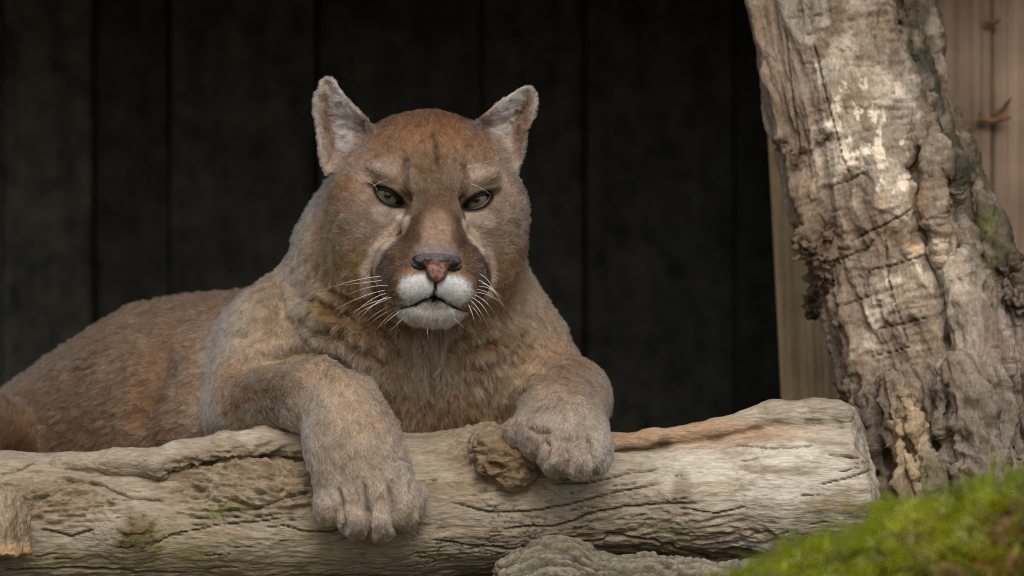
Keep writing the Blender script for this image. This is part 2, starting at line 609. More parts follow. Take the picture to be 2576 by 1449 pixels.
LIP2 = [(P(a, b, y), r * SV) for a, b, y, r in ((1480, 1125, .055, 10), (1640, 1103, .055, 20), (1800, 1084, .06, 24), (1950, 1044, .06, 30), (2050, 1036, .06, 27), (2132, 1036, .055, 27))]
def f_log0(p):
    return smin(smin(chain(p, LP, .014), chain(p, LIP1), .006), chain(p, LIP2), .006)
def groove(pts, k=.3):
    ys_ = meet(f_log0, [(a_, b_) for a_, b_, _ in pts], -.04, .16, 120)
    return [(P(a_, b_, min(y, .1) + k * r * SV), r * SV) for (a_, b_, r), y in zip(pts, ys_)]
GRV1 = groove([(425, 1186, 7), (480, 1172, 9), (560, 1153, 12), (660, 1146, 13), (760, 1155, 11), (840, 1170, 6)])
GRV2 = groove([(1560, 1132, 4), (1650, 1124, 7), (1800, 1112, 8), (1900, 1082, 9), (1960, 1073, 9), (2050, 1070, 10), (2110, 1074, 10), (2175, 1082, 8)])
KRNG = np.random.default_rng(5)
KNOT = [(P(1275 + KRNG.normal(0, 34), 1160 + KRNG.normal(0, 24), .024 + KRNG.uniform(-.006, .008)), KRNG.uniform(9, 17) * SV) for _ in range(16)] + [(P(1262, 1162, .026), 32 * SV), (P(1290, 1200, .020), 20 * SV), (P(1305, 1152, .03), 26 * SV), (P(1225, 1125, .045), 26 * SV)]
LHOLE = [(P(345, 1345, .004), 22 * SV), (P(360, 1360, .004), 17 * SV), (P(325, 1302, .01), 15 * SV), (P(365, 1300, .01), 12 * SV), (P(1330, 1180, .016), 14 * SV), (P(1240, 1195, .012), 10 * SV)]
def f_log(p):
    d = chain(p, LP, .014)
    d = smin(d, chain(p, LIP1), .006)
    d = smin(d, chain(p, LIP2), .006)
    for c, r in KNOT:
        d = smin(d, np.linalg.norm(p - c, axis=1) - r * .9, .018)
    d = smin(d, np.linalg.norm((p - P(335, 1325, .03)) / np.array([1.3, .7, 1.1]), axis=1) - 50 * SV, .03)
    d = smax(d, -chain(p, GRV1), .004)
    d = smax(d, -chain(p, GRV2), .004)
    for hc, hr in LHOLE:
        d = smax(d, -(np.linalg.norm((p - hc) / np.array([1.3, 1, .9], f32), axis=1) - hr), .005)
    d = smax(d, (p - cut_a) @ cn + .007 * perlin(p * 22, 60) + .004 * perlin(p * 60, 61), .010)
    return d
V, Q = surface(f_log, band(-.66, .45, .0024, [(-.57, .42, .0019)]), band(-.03, .2, .005, [(-.03, .1, .0018)]), band(-.02, .225, .0018, []), 1)
N = vnormals(V, Q)
u, w = VP(V)
front = sstep(.35, -.1, N[:, 1])
q = V.copy()
warp = np.stack([perlin(V * 9, 3), perlin(V * 9, 4), perlin(V * 9, 5)], 1)
qa = (V + warp * .012) * np.array([7, 60, 60], f32)          # along the grain
grain = fbm(qa, 5, 21)
gr2 = fbm((V + warp * .012) * np.array([22, 150, 150], f32), 4, 33, ridged=True)
lump = fbm(V * 26, 4, 8)
rough = np.clip(blob(u, w, 620, 1215, 200, 85) + .8 * blob(u, w, 130, 1255, 170, 60) + .9 * blob(u, w, 1230, 1130, 130, 60)
                + .28 * blob(u, w, 1650, 1335, 260, 55) + .25 * blob(u, w, 1880, 1365, 120, 45), 0, 1)
smooth_pale = blob(u, w, 1930, 1180, 270, 110, .6)
checked = np.clip(blob(u, w, 1220, 1340, 260, 120, .4) + .5 * blob(u, w, 1560, 1280, 200, 60), 0, 1)
# checks: fine cracks along and across the grain
f1, f2, rid = worley((V + warp * .008) * np.array([48, 120, 190], f32), 2)
chk = sstep(.09, .0, f2 - f1) * checked * sstep(-.25, .2, perlin(V * 30, 6))
ridge = fbm((V + warp * .02) * np.array([26, 95, 120], f32), 4, 51, ridged=True)
fine = fbm((V + warp * .008) * np.array([40, 330, 330], f32), 3, 35, ridged=True)
disp = .0018 * grain + (.0007 * gr2 + .0007 * fine) * (1 - .75 * smooth_pale) + .0016 * lump + rough * (.0095 * (ridge - .6) + .002 * lump) - chk * .0022
# long splits following the grain
cracks = [([(380, 1372), (450, 1340), (540, 1322), (640, 1312), (720, 1300)], 1.5), ([(690, 1315), (760, 1335), (830, 1338), (900, 1320)], 1.5),
          ([(0, 1436), (120, 1428), (300, 1430), (480, 1442)], 2.5), ([(1120, 1262), (1240, 1290), (1330, 1287), (1460, 1262), (1560, 1235), (1680, 1215)], 2.2),
          ([(1250, 1330), (1400, 1322), (1520, 1283), (1640, 1270), (1780, 1262)], 2.2), ([(1080, 1352), (1180, 1372), (1290, 1380), (1420, 1368), (1560, 1342)], 2.0),
          ([(2080, 1143), (2150, 1150), (2165, 1150)], 2.0), ([(1700, 1275), (1800, 1290), (1880, 1275)], 1.5), ([(2060, 1222), (2150, 1198), (2190, 1182)], 1.8),
          ([(1380, 1215), (1480, 1215), (1580, 1190), (1660, 1180)], 1.5), ([(530, 1290), (640, 1280), (720, 1255), (790, 1238)], 3.5),
          ([(150, 1205), (260, 1225), (330, 1255), (420, 1262)], 3), ([(100, 1330), (180, 1350), (240, 1330)], 2.5), ([(1500, 1340), (1640, 1352), (1760, 1392), (1850, 1405)], 3),
          ([(0, 1195), (40, 1190), (90, 1165)], 2.5), ([(480, 1305), (620, 1300), (760, 1290)], 1.5), ([(1840, 1120), (1960, 1130), (2060, 1120)], 1.2)]
jit = 3.5 * perlin(V * 45, 91) + 1.5 * perlin(V * 140, 92)
ck = np.zeros(len(V), f32)
for pts, wd in cracks:
    dd, t = line2d(u, w + jit, pts)
    ck = np.maximum(ck, sstep(wd * 1.6, wd * .3, dd) * sstep(0, .08, t) * sstep(1, .92, t))
for k in range(70):                                           # many short drying checks
    x = rng.uniform(-50, 2150); y = rng.uniform(1120, 1440); ln = rng.uniform(20, 90)
    sl_ = -.05 - .10 * sstep(1100, 1700, np.array(x)) + rng.normal(0, .05)
    dd, t = line2d(u, w + jit, [(x, y), (x + ln, y + sl_ * ln)])
    ck = np.maximum(ck, .75 * sstep(1.8, .5, dd) * sstep(0, .15, t) * sstep(1, .85, t))
disp = disp - ck * .005 * front
kn = np.clip(blob(u, w, 1275, 1165, 75, 65) + blob(u, w, 345, 1335, 50, 45), 0, 1)
disp = disp + kn * .004 * fbm(V * 70, 3, 77, ridged=True)
V = V + N * disp[:, None]
c = np.tile(lin(139, 129, 111), (len(V), 1))
c = mixc(c, lin(186, 179, 163), np.clip(smooth_pale * .9 + .3 * sstep(.1, .5, lump), 0, 1))
c = mixc(c, lin(122, 103, 79), np.clip(rough * (.65 + .6 * lump), 0, 1))
c = mixc(c, lin(132, 122, 106), checked * .6)
c = mixc(c, lin(150, 132, 108), sstep(.05, .5, grain) * .5)
c = mixc(c, lin(120, 106, 84), sstep(.9, .2, fine) * .35 * (1 - .6 * smooth_pale))
c = mixc(c, lin(110, 92, 70), sstep(.15, .6, fbm(V * np.array([9, 40, 40], f32), 4, 14)) * .55)
top2 = np.clip(blob(u, w, 1720, 1090, 300, 35), 0, 1)
c = mixc(c, lin(150, 115, 84), top2 * .65)
gm = np.clip(blob(u, w, 560, 1275, 60, 26) * .6 + blob(u, w, 350, 1345, 50, 36) * .8 + blob(u, w, 130, 1400, 120, 30) * .6 + blob(u, w, 430, 1405, 80, 34) * .6
             + blob(u, w, 1650, 1345, 150, 40) * .35 + blob(u, w, 2110, 1280, 90, 40) * .35 + blob(u, w, 700, 1360, 330, 60) * .22 + blob(u, w, 2030, 1165, 60, 35) * .25, 0, 1)
gm = gm * sstep(-.35, .35, fbm(V * 40, 4, 61))
c = mixc(c, lin(104, 108, 48), gm)
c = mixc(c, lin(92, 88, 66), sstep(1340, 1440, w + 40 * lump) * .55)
c = mixc(c, lin(84, 72, 58), blob(u, w, 1672, 1115, 18, 18) * .8)
c = mixc(c, lin(100, 84, 66), np.clip(blob(u, w, 1715, 1230, 22, 45) * .5, 0, 1))
c = mixc(c, lin(196, 186, 176), blob(u, w, 1890, 1362, 60, 14) * .7)
c = mixc(c, lin(98, 80, 58), rough * sstep(.75, .35, ridge) * .7)
c = mixc(c, lin(48, 38, 28), np.clip(ck * .85 + chk * .7, 0, 1))
c = mixc(c, lin(104, 84, 58), kn * .75)
c = mixc(c, lin(44, 34, 24), kn * sstep(.5, .1, fbm(V * 70, 3, 77, ridged=True)) * .8)
c = mixc(c, lin(70, 68, 34), blob(u, w, 345, 1350, 36, 28) * .7)
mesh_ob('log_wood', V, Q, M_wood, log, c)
print('log', len(V), round(time.time() - T0, 1))

# sawn branch stub standing up in front of the log's left end
STUB = [(P(-30, 1225, -.012), 62 * SV), (P(-6, 1310, -.02), 72 * SV), (P(6, 1400, -.022), 78 * SV)]
def f_stub(p):
    d = chain(p, STUB, .02)
    d = smax(d, p[:, 2] - P(0, 1222, 0)[2] + .45 * (p[:, 0] - P(0, 0, 0)[0]), .004)
    d = smax(d, (p[:, 0] - P(74, 0, 0)[0]) + .12 * (p[:, 2] - .07) - .5 * (p[:, 1] + .02), .006)
    return smax(d, P(0, 1392, 0)[2] - p[:, 2], .004)
V, Q = surface(f_stub, band(-.63, -.51, .002, []), band(-.07, .04, .002, []), band(.02, .14, .002, []), 1)
N = vnormals(V, Q)
n1 = fbm(V * np.array([120, 120, 30], f32), 4, 9)
V = V + N * (.0028 * n1 + .002 * fbm(V * 90, 3, 10))[:, None]
u, w = VP(V)
c = np.tile(lin(140, 124, 102), (len(V), 1))
c = mixc(c, lin(92, 72, 52), blob(u, w, 40, 1330, 45, 40) * .7 * sstep(-.2, .3, n1))
c = mixc(c, lin(176, 140, 100), blob(u, w, 60, 1385, 70, 18) * .8)
mesh_ob('branch_stub', V, Q, M_bark, log, c)

# bark-covered log lying lower down, in front of the platform
bark = empty('bark_log', P(1700, 1560, -.03), 'grey bark-covered log lying below the pale log', 'log')
BL = [(P(1238, 1570, -.05), 165 * SV), (P(1430, 1568, -.045), 180 * SV), (P(1650, 1588, -.04), 175 * SV), (P(2000, 1600, -.04), 172 * SV), (P(2500, 1610, -.04), 172 * SV)]
def f_bark(p):
    d = chain(p, BL, .03)
    d = smax(d, P(1243, 0, -.05)[0] - p[:, 0], .01)
    return d
V, Q = surface(f_bark, band(-.05, .62, .0022, [(-.05, .3, .0017)]), band(-.16, .06, .003, [(-.14, 0, .002)]), band(-.15, .09, .003, [(-.02, .09, .0017)]), 1)
N = vnormals(V, Q)
wv = np.stack([perlin(V * 14, 3), perlin(V * 14, 4), perlin(V * 14, 5)], 1) * .016
r1 = fbm((V + wv * .8) * np.array([20, 70, 85], f32), 4, 41, ridged=True)
l1 = fbm(V * np.array([14, 20, 20], f32), 3, 44)
f1, f2, rid = worley((V + wv * .5) * np.array([13, 80, 95], f32), 17)
g1_, g2_, rid2 = worley((V + wv * .4) * np.array([45, 190, 220], f32), 18)
ed = sstep(0, .22, f2 - f1)
u, w = VP(V)
plate = blob(u, w, 1400, 1400, 90, 45) * .008 - blob(u, w, 1530, 1410, 70, 40) * .006
V = V + N * (.007 * l1 + .006 * ed + .007 * (rid - .5) * ed + .002 * sstep(0, .2, g2_ - g1_) + .002 * (r1 - 1.1) + plate - .008)[:, None]
c = np.tile(lin(116, 106, 90), (len(V), 1)) * (.75 + .5 * rid2[:, None])
c = mixc(c, lin(150, 142, 126), sstep(.5, .9, rid) * .5)
c = mixc(c, lin(36, 30, 24), (1 - ed) * .85)
c = mixc(c, lin(60, 50, 40), sstep(.16, 0, g2_ - g1_) * .6)
c = mixc(c, lin(110, 112, 82), sstep(.0, .5, l1) * .3)
mesh_ob('bark', V, Q, M_bark, bark, c)

# leaning dead trunk
trunk = empty('dead_tree_trunk', P(2380, 1440, .27), 'leaning dead tree trunk with peeling bark and burls beside the post', 'tree trunk')
TY = .30
TAX = [(2080, -220, 195), (2092, 0, 190), (2130, 250, 200), (2200, 500, 208), (2282, 750, 205), (2352, 1000, 220), (2380, 1250, 240), (2410, 1520, 262)]
TP = [(P(a, b, TY), r * SV * 1.06) for a, b, r in TAX]
TLIMB = [(P(a, b, y), r * SV * 1.05) for a, b, y, r in ((2262, -220, .34, 58), (2292, 0, .34, 56), (2322, 200, .33, 54), (2384, 400, .31, 62), (2446, 600, .30, 74), (2520, 800, .29, 100), (2540, 1050, .29, 118), (2560, 1500, .29, 140))]
TLIMB2 = [(P(a, b, y), r * SV * 1.04) for a, b, y, r in ((2290, 240, .26, 42), (2340, 340, .225, 38), (2372, 420, .20, 40), (2365, 520, .195, 46), (2395, 640, .20, 40), (2440, 760, .20, 60), (2470, 900, .2, 70), (2480, 1150, .2, 85))]
TRIDGE = [(P(a, b, y), r * SV * 1.05) for a, b, y, r in ((1912, -220, .27, 28), (1918, 0, .27, 28), (1952, 180, .265, 30), (1985, 330, .26, 30), (2028, 480, .25, 30), (2065, 620, .24, 30), (2130, 800, .235, 30), (2185, 980, .23, 34))]
ROOT1 = [(P(a, b, y), r * SV * 1.04) for a, b, y, r in ((2240, 960, .17, 30), (2270, 1080, .15, 38), (2310, 1200, .14, 45), (2340, 1420, .13, 60))]
ROOT2 = [(P(a, b, y), r * SV * 1.04) for a, b, y, r in ((2172, 960, .22, 42), (2200, 1080, .20, 48), (2205, 1250, .19, 56), (2240, 1450, .19, 70))]
ROOT3 = [(P(a, b, y), r * SV * 1.04) for a, b, y, r in ((2410, 930, .16, 46), (2430, 1050, .15, 56), (2450, 1200, .14, 64), (2460, 1450, .13, 80))]
BURL = [(2072, 592, .215, 34), (2028, 628, .225, 36), (2015, 600, .24, 24), (2060, 716, .21, 36), (2040, 765, .22, 28), (2075, 650, .205, 22), (2006, 392, .235, 18),
        (2540, 690, .23, 36), (2570, 760, .22, 34), (2075, 350, .2, 15), (1965, 360, .26, 14)]
HOLES = [[(P(a, b, y), r * SV) for a, b, y, r in h] for h in (
    ((2255, -10, .24, 12), (2268, 70, .235, 16), (2292, 140, .24, 12)), ((2310, 390, .185, 12), (2302, 450, .18, 15), (2312, 480, .19, 9)),
    ((2392, 470, .225, 12), (2400, 560, .22, 17), (2385, 660, .215, 12)), ((2030, 690, .2, 8), (2020, 800, .21, 10)),
    ((2258, 1010, .13, 5), (2290, 1120, .125, 8), (2330, 1260, .12, 10)), ((2380, 1020, .13, 7), (2385, 1150, .125, 9), (2395, 1290, .12, 9)),
    ((2100, 820, .19, 6), (2125, 960, .185, 7), (2160, 1080, .17, 9)), ((2520, 780, .2, 9), (2545, 980, .18, 12), (2552, 1160, .17, 14)))]
def f_trunk0(p):
    d = chain(p, TP, .014)
    for r in (TRIDGE, TLIMB, TLIMB2, ROOT1, ROOT2, ROOT3):
        d = smin(d, chain(p, r), .010)
    return d
HOLES = []
for hpts in (((2250, -20, 12), (2262, 60, 17), (2290, 140, 12), (2300, 165, 6)), ((2312, 375, 9), (2302, 430, 17), (2310, 480, 11)), ((2388, 450, 10), (2402, 540, 20), (2398, 620, 17), (2380, 670, 8)),
             ((2440, 470, 8), (2455, 560, 10), (2470, 640, 8)), ((2100, 660, 8), (2095, 720, 12), (2105, 800, 8)), ((2262, 1000, 6), (2285, 1110, 9), (2330, 1260, 13)), ((2385, 980, 8), (2392, 1100, 12), (2405, 1290, 14)),
             ((2120, 830, 7), (2140, 950, 9), (2175, 1080, 10), (2195, 1200, 9)), ((2520, 760, 10), (2545, 960, 13), (2552, 1160, 16)), ((2330, 230, 6), (2370, 330, 9), (2400, 400, 7)), ((2345, 640, 6), (2375, 740, 9), (2390, 860, 9), (2385, 980, 6))):
    ys_ = meet(f_trunk0, [(a_, b_) for a_, b_, _ in hpts], 0, .45, 150)
    HOLES.append([(P(a_, b_, min(y, .34) + .3 * r * SV), 1.3 * r * SV) for (a_, b_, r), y in zip(hpts, ys_)])
    HOLES.append([(P(a_, b_, min(y, .34) + 2.2 * r * SV), 1.3 * r * SV) for (a_, b_, r), y in zip(hpts, ys_)])
BURL = [(a_, b_, meet(f_trunk0, [(min(max(a_, 2045 + .05 * (b_ - 600)), 2530) if b_ > 500 else a_ + 14, b_)], 0, .45, 150)[0], r) for a_, b_, y, r in BURL]
def ball(pts):
    c_ = np.mean([q for q, _ in pts], 0)
    return c_, max(float(np.linalg.norm(q - c_)) + r for q, r in pts)
HB = [(h, *ball(h)) for h in HOLES]
SB = [(h, k, *ball(h)) for h, k in ((TRIDGE, .010), (TLIMB, .010), (TLIMB2, .008), (ROOT1, .012), (ROOT2, .012), (ROOT3, .012))]
def f_trunk(p):
    lo, hi = p.min(0), p.max(0)
    far = lambda c_, r: np.linalg.norm(np.clip(c_, lo, hi) - c_) > r + .02
    d = chain(p, TP, .014)
    for h, k, c_, r in SB:
        if not far(c_, r + .02):
            d = smin(d, chain(p, h), k)
    for a, b, y, r in BURL:
        q = P(a, b, min(y, .33))
        if not far(q, 1.3 * r * SV + .02):
            d = smin(d, np.linalg.norm((p - q) / np.array([1, 1, 1.25], f32), axis=1) - .8 * r * SV, .014)
    for h, c_, r in HB:
        if not far(c_, r):
            d = smax(d, -chain(p, h), .006)
    return smax(d, -.006 - p[:, 2], .004)
V, Q = surface(lambda p: f_trunk(p), band(.22, .72, .0024, [(.24, .62, .002)]), band(.06, .46, .006, [(.06, .34, .0022)]), band(-.015, .74, .0022, []), 1)
N = vnormals(V, Q)
u, w = VP(V)
axd = (TP[6][0] - TP[1][0]); axd = axd / np.linalg.norm(axd)
la = V @ axd
perp = V - la[:, None] * axd
wv = np.stack([perlin(V * 11, 3), perlin(V * 11, 4), perlin(V * 11, 5)], 1) * .015
g1 = fbm(np.c_[(perp + wv) * 70, la * 9].astype(f32)[:, [0, 1, 3]], 5, 21, ridged=True)         # long fibres
cr = fbm(np.c_[(perp + wv) * 22, (la + wv[:, 0]) * 95].astype(f32)[:, [0, 1, 3]], 4, 25, ridged=True)  # cross wrinkles
lump = fbm(V * 24, 4, 28)
bf1, bf2, _ = worley((V + .004 * np.stack([perlin(V * 150, 3), perlin(V * 150, 4), perlin(V * 150, 5)], 1)) * 95, 15)
plates = fbm(V * np.array([16, 16, 10], f32), 3, 29)
pstep = sstep(-.02, .05, plates)
wr = np.clip(blob(u, w, 2180, 560, 260, 560, .5) - .5 * blob(u, w, 1950, 300, 90, 400), 0, 1)
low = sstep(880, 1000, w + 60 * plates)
bm = np.zeros(len(V), f32)
for a, b, y, r in BURL:
    bm = np.maximum(bm, blob(u, w, a, b, r * 1.2, r * 1.2))
limbm = np.maximum(sstep(2205, 2270, u - .38 * np.maximum(w - 60, 0) + .12 * np.maximum(w - 480, 0) ), 0)
grv = fbm(np.c_[(perp + wv * 1.4) * 26, la * 5].astype(f32)[:, [0, 1, 3]], 3, 23, ridged=True)
disp = .0018 * lump + .005 * (grv - .8) + .0034 * (g1 - .8) * (1 - .3 * wr) + .0022 * (cr - .8) * wr + .0036 * pstep * wr + low * (.012 * lump + .008 * (g1 - .8)) + bm * (.006 * fbm(V * 75, 4, 70) * 2 - .007 * sstep(.25, 0, bf2 - bf1) - .003) + limbm * .006 * (g1 - .8)
f1, f2, rid = worley((V + wv * .5) * np.array([60, 60, 38], f32), 9)
disp = disp - .0016 * sstep(.09, 0, f2 - f1) * wr * sstep(500, 700, w)
tcr = np.zeros(len(V), f32)
for pts, wd in (([(2045, 90), (2078, 230), (2110, 350), (2140, 450)], 1.4), ([(2225, 560), (2235, 700), (2290, 880)], 1.2), ([(2135, 610), (2220, 570), (2300, 520)], 1.6),
                ([(2120, 770), (2190, 740)], 1.6), ([(2110, 655), (2180, 625), (2200, 600)], 1.6), ([(2180, 430), (2100, 470)], 2), ([(2170, 690), (2330, 640)], 1.5),
                ([(2200, 830), (2340, 800)], 1.3), ([(2180, 900), (2300, 870)], 1.2), ([(1975, 60), (1995, 260), (2020, 420)], 2)):
    dd, t = line2d(u, w + 6 * lump, pts)
    tcr = np.maximum(tcr, sstep(wd * 1.8, wd * .4, dd) * sstep(0, .1, t) * sstep(1, .9, t))
for k in range(60):
    y = rng.uniform(30, 930); x0 = 1960 + .27 * y + rng.uniform(0, 330); ln = rng.uniform(14, 70)
    dd, t = line2d(u, w + 6 * lump, [(x0, y), (x0 + ln, y - ln * rng.uniform(.05, .35))])
    tcr = np.maximum(tcr, .45 * sstep(2.0, .5, dd) * sstep(0, .2, t) * sstep(1, .8, t))
disp = disp - tcr * .006
V = V + N * disp[:, None]
c = np.tile(lin(142, 131, 116), (len(V), 1))
hue = fbm(V * 13, 3, 80)
c = mixc(c, lin(148, 129, 111), sstep(0, .35, hue) * .6)
c = mixc(c, lin(142, 134, 120), sstep(0, -.35, hue) * .6)
c = mixc(c, lin(120, 98, 78), sstep(-.1, .4, lump) * .5)
c = mixc(c, lin(182, 168, 148), wr * sstep(.0, .35, fbm(V * 18, 4, 35)) * .8)
pale = np.clip(blob(u, w, 2190, 260, 60, 120) + blob(u, w, 2240, 420, 70, 60) * .8 + blob(u, w, 2120, 370, 40, 130) * .6 + blob(u, w, 2180, 480, 50, 40) + blob(u, w, 2280, 690, 60, 40) * .5, 0, 1)
c = mixc(c, lin(226, 210, 188), np.clip(pale + .35 * wr, 0, 1) * sstep(.08, .4, fbm(V * np.array([45, 45, 28], f32), 5, 36, gain=.65)))
c = mixc(c, lin(196, 150, 96), blob(u, w, 2290, 560, 90, 120) * sstep(0, .4, fbm(V * 30, 4, 37)) * .6)
c = mixc(c, lin(104, 84, 62), blob(u, w, 2110, 90, 90, 110) * sstep(0, .3, fbm(V * 25, 4, 39)) * .7)
c = mixc(c, lin(128, 108, 88), sstep(1990, 1940, u - .23 * w) * .6)
c = mixc(c, lin(60, 57, 44), limbm * sstep(-.9, .0, lump) * sstep(800, 620, w))
c = mixc(c, lin(140, 126, 120), limbm * .5 * sstep(620, 800, w))
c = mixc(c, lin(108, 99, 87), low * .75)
c = mixc(c, lin(172, 150, 118), blob(u, w, 2285, 1110, 40, 130) * .8)
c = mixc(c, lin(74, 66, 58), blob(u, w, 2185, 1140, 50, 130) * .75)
c = mixc(c, lin(112, 118, 66), np.clip(blob(u, w, 2320, 1170, 30, 60) + blob(u, w, 2490, 640, 40, 120) * .7, 0, 1) * sstep(-.2, .3, lump) * .6)
c = mixc(c, lin(84, 68, 54), bm * .7)
c = mixc(c, lin(34, 28, 22), bm * sstep(.3, .05, bf2 - bf1) * .8)
c = mixc(c, lin(98, 84, 70), sstep(.8, .2, grv) * .6)
c = mixc(c, lin(114, 96, 78), (1 - pstep) * wr * .55)
c = mixc(c, lin(70, 54, 40), sstep(.75, .3, cr) * wr * .5)
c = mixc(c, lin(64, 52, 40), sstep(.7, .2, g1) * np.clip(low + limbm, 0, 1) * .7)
c = mixc(c, lin(54, 42, 32), tcr * .8)
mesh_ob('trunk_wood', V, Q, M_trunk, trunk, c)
print('trunk', len(V), round(time.time() - T0, 1))

# mossy log lying on the ground close to the camera
moss_log = empty('mossy_log', P(2450, 1700, -.75), 'foreground log thickly covered with bright green moss', 'log')
ML = [(P(1700, 1900, -.75), 240 * SV), (P(2000, 1780, -.75), 255 * SV), (P(2300, 1672, -.75), 270 * SV), (P(2600, 1600, -.75), 285 * SV), (P(3000, 1530, -.75), 295 * SV)]
def f_moss(p):
    return chain(p, ML, .04)
V, Q = surface(f_moss, band(.02, .72, .004, []), band(-.92, -.6, .004, []), band(-.24, .2, .004, []), 1)
N = vnormals(V, Q)
l1 = fbm(V * np.array([16, 16, 16], f32), 4, 3)
l2_ = fbm(V * 45, 3, 4)
V = V + N * (.018 * l1 + .014 * l2_)[:, None]
u, w = VP(V)
bare = np.clip(blob(u, w, 2590, 1335, 130, 100, .3) + blob(u, w, 2500, 1470, 230, 75, .4), 0, 1) * sstep(-.5, -.1, l2_)
c = np.tile(lin(60, 66, 16), (len(V), 1))
c = mixc(c, lin(118, 88, 62), np.clip(bare * 1.2, 0, 1))
c = mixc(c, lin(60, 48, 34), bare * sstep(0, .4, l1) * .6)
mesh_ob('log_wood', V, Q, M_bark, moss_log, c)
Nn = vnormals(V, Q)
ar = np.linalg.norm(np.cross(V[Q[:, 2]] - V[Q[:, 0]], V[Q[:, 3]] - V[Q[:, 1]]), axis=1) / 2
vis = (Nn[Q].mean(1)[:, 2] > -.3)
dens = .6e6 * vis * (1 - .93 * np.clip(bare[Q].mean(1) * 1.3, 0, 1)) * (u[Q[:, 0]] < 2750)
cnt = rng.poisson(ar * dens)
fi = np.repeat(np.arange(len(Q)), cnt); n = len(fi)
a, b = rng.random(n)[:, None], rng.random(n)[:, None]
root = V[Q[fi, 0]] * (1 - a) * (1 - b) + V[Q[fi, 1]] * a * (1 - b) + V[Q[fi, 2]] * a * b + V[Q[fi, 3]] * (1 - a) * b
nn = Nn[Q[fi, 0]]
tuft = fbm(root * 45, 2, 4) * 1.2 + .5 * fbm(root * 110, 2, 6)
mcc = cell_centre(root * 62, 21) / 62
mh = _hash(*np.floor(mcc.T * 1000).astype(np.int32), 3)
mr_ = (mh & np.uint32(1023)).astype(f32) / 1023
dirn = nn * .9 + rng.normal(0, .38, (n, 3)) + np.array([0, -.12, -.25])
ln = np.clip(.0085 * (1 + 1.2 * tuft) * rng.uniform(.6, 1.3, n), 0, .016) + .003
t = np.array([0, .5, 1.0])
ln = ln * (.5 + 1.2 * mr_)
pts = root[:, None] + (mcc - root)[:, None] * (.75 * t[None, :, None]) + dirn[:, None] * ln[:, None, None] * t[None, :, None] + np.array([0, 0, -1.0]) * (ln[:, None, None] * .35 * t[None, :, None] ** 2)
cc = np.tile(lin(40, 48, 3), (n, 1))
cc = mixc(cc, lin(138, 142, 3), sstep(-.3, .35, tuft) * rng.uniform(.2, 1, n))
cc = cc * (.45 + .9 * mr_[:, None])
cc = mixc(cc, lin(74, 60, 24), np.clip((rng.random(n) < .12) * .8 + sstep(.1, -.35, fbm(root * 20, 2, 8)) * .6, 0, 1))
M_moss = mat_hair('moss', .9, .3, 1.1, 1.12)
hair_ob('moss', pts, np.tile(np.array([.0012, .0010, .0004]), (n, 1)), M_moss, moss_log, cc, kind='stuff')
print('moss', n, round(time.time() - T0, 1))

# ------------------------------------------------------------------ the cougar
cougar = empty('cougar', P(950, 1440, .3), 'tawny cougar lying behind the log with both front paws draped over it', 'cougar')
HO = P(1090, 498, .035)
HR = rotm(0, 2.5, 0) @ rotm(0, 0, 6)
def loc(p):
    return ((p - HO) @ HR * 1000).astype(f32)
def wld(q):
    return (np.asarray(q, f32) / 1000) @ HR.T + HO
EYE = {-1: np.array([-48.5, 17, 0.5], f32), 1: np.array([49, 17, .5], f32)}
SLANT = math.radians(30)
def almond(l, s):
    """eye opening in the face plane, mm; s = -1 / 1 for the two sides; negative inside"""
    x = (l[:, 0] - EYE[s][0]) * s; z = l[:, 2] - EYE[s][2]
    a = x * math.cos(SLANT) + z * math.sin(SLANT)           # towards the outer corner
    b = -x * math.sin(SLANT) + z * math.cos(SLANT)
    hl = 18.5
    def arc(h):
        R = (hl * hl + h * h) / (2 * h)
        return R, R - h
    Ru, ou = arc(4.6); Rl, ol = arc(9.0)
    return np.maximum(np.hypot(a, b + ou) - Ru, np.hypot(a, b - ol) - Rl)

EARS = {-1: [(820,188),(838,192),(850,206),(866,232),(893,264),(932,300),(948,335),(925,372),(884,402),(852,432),(824,444),(809,424),(800,378),(793,337),(787,292),(785,252),(792,222),(797,229),(803,200)],
        1: [(1337,213),(1351,230),(1357,262),(1347,298),(1334,325),(1328,330),(1327,360),(1318,395),(1304,432),(1286,442),(1262,402),(1225,372),(1195,332),(1194,302),(1222,278),(1264,246),(1300,222),(1318,214)]}
EARC = {-1: (1, P(838, 440, .12)), 1: (1, P(1300, 440, .12))}
def f_ear(p, s):
    u, w = VP(p)
    k = 1 / (SV * 1.025)
    d2 = (poly2d(u, w, EARS[s]) / k).astype(f32)
    ins = np.maximum(-d2, 0)
    outw = s * (u - (865 if s < 0 else 1272)) / k
    up = (330 - w) / k
    Y = HO[1] + .072 + .30 * outw + .12 * up + .024 * sstep(0, .024, ins)
    return smax(d2 + .0012, np.abs(p[:, 1] - Y) * .75 - .0030, .003)

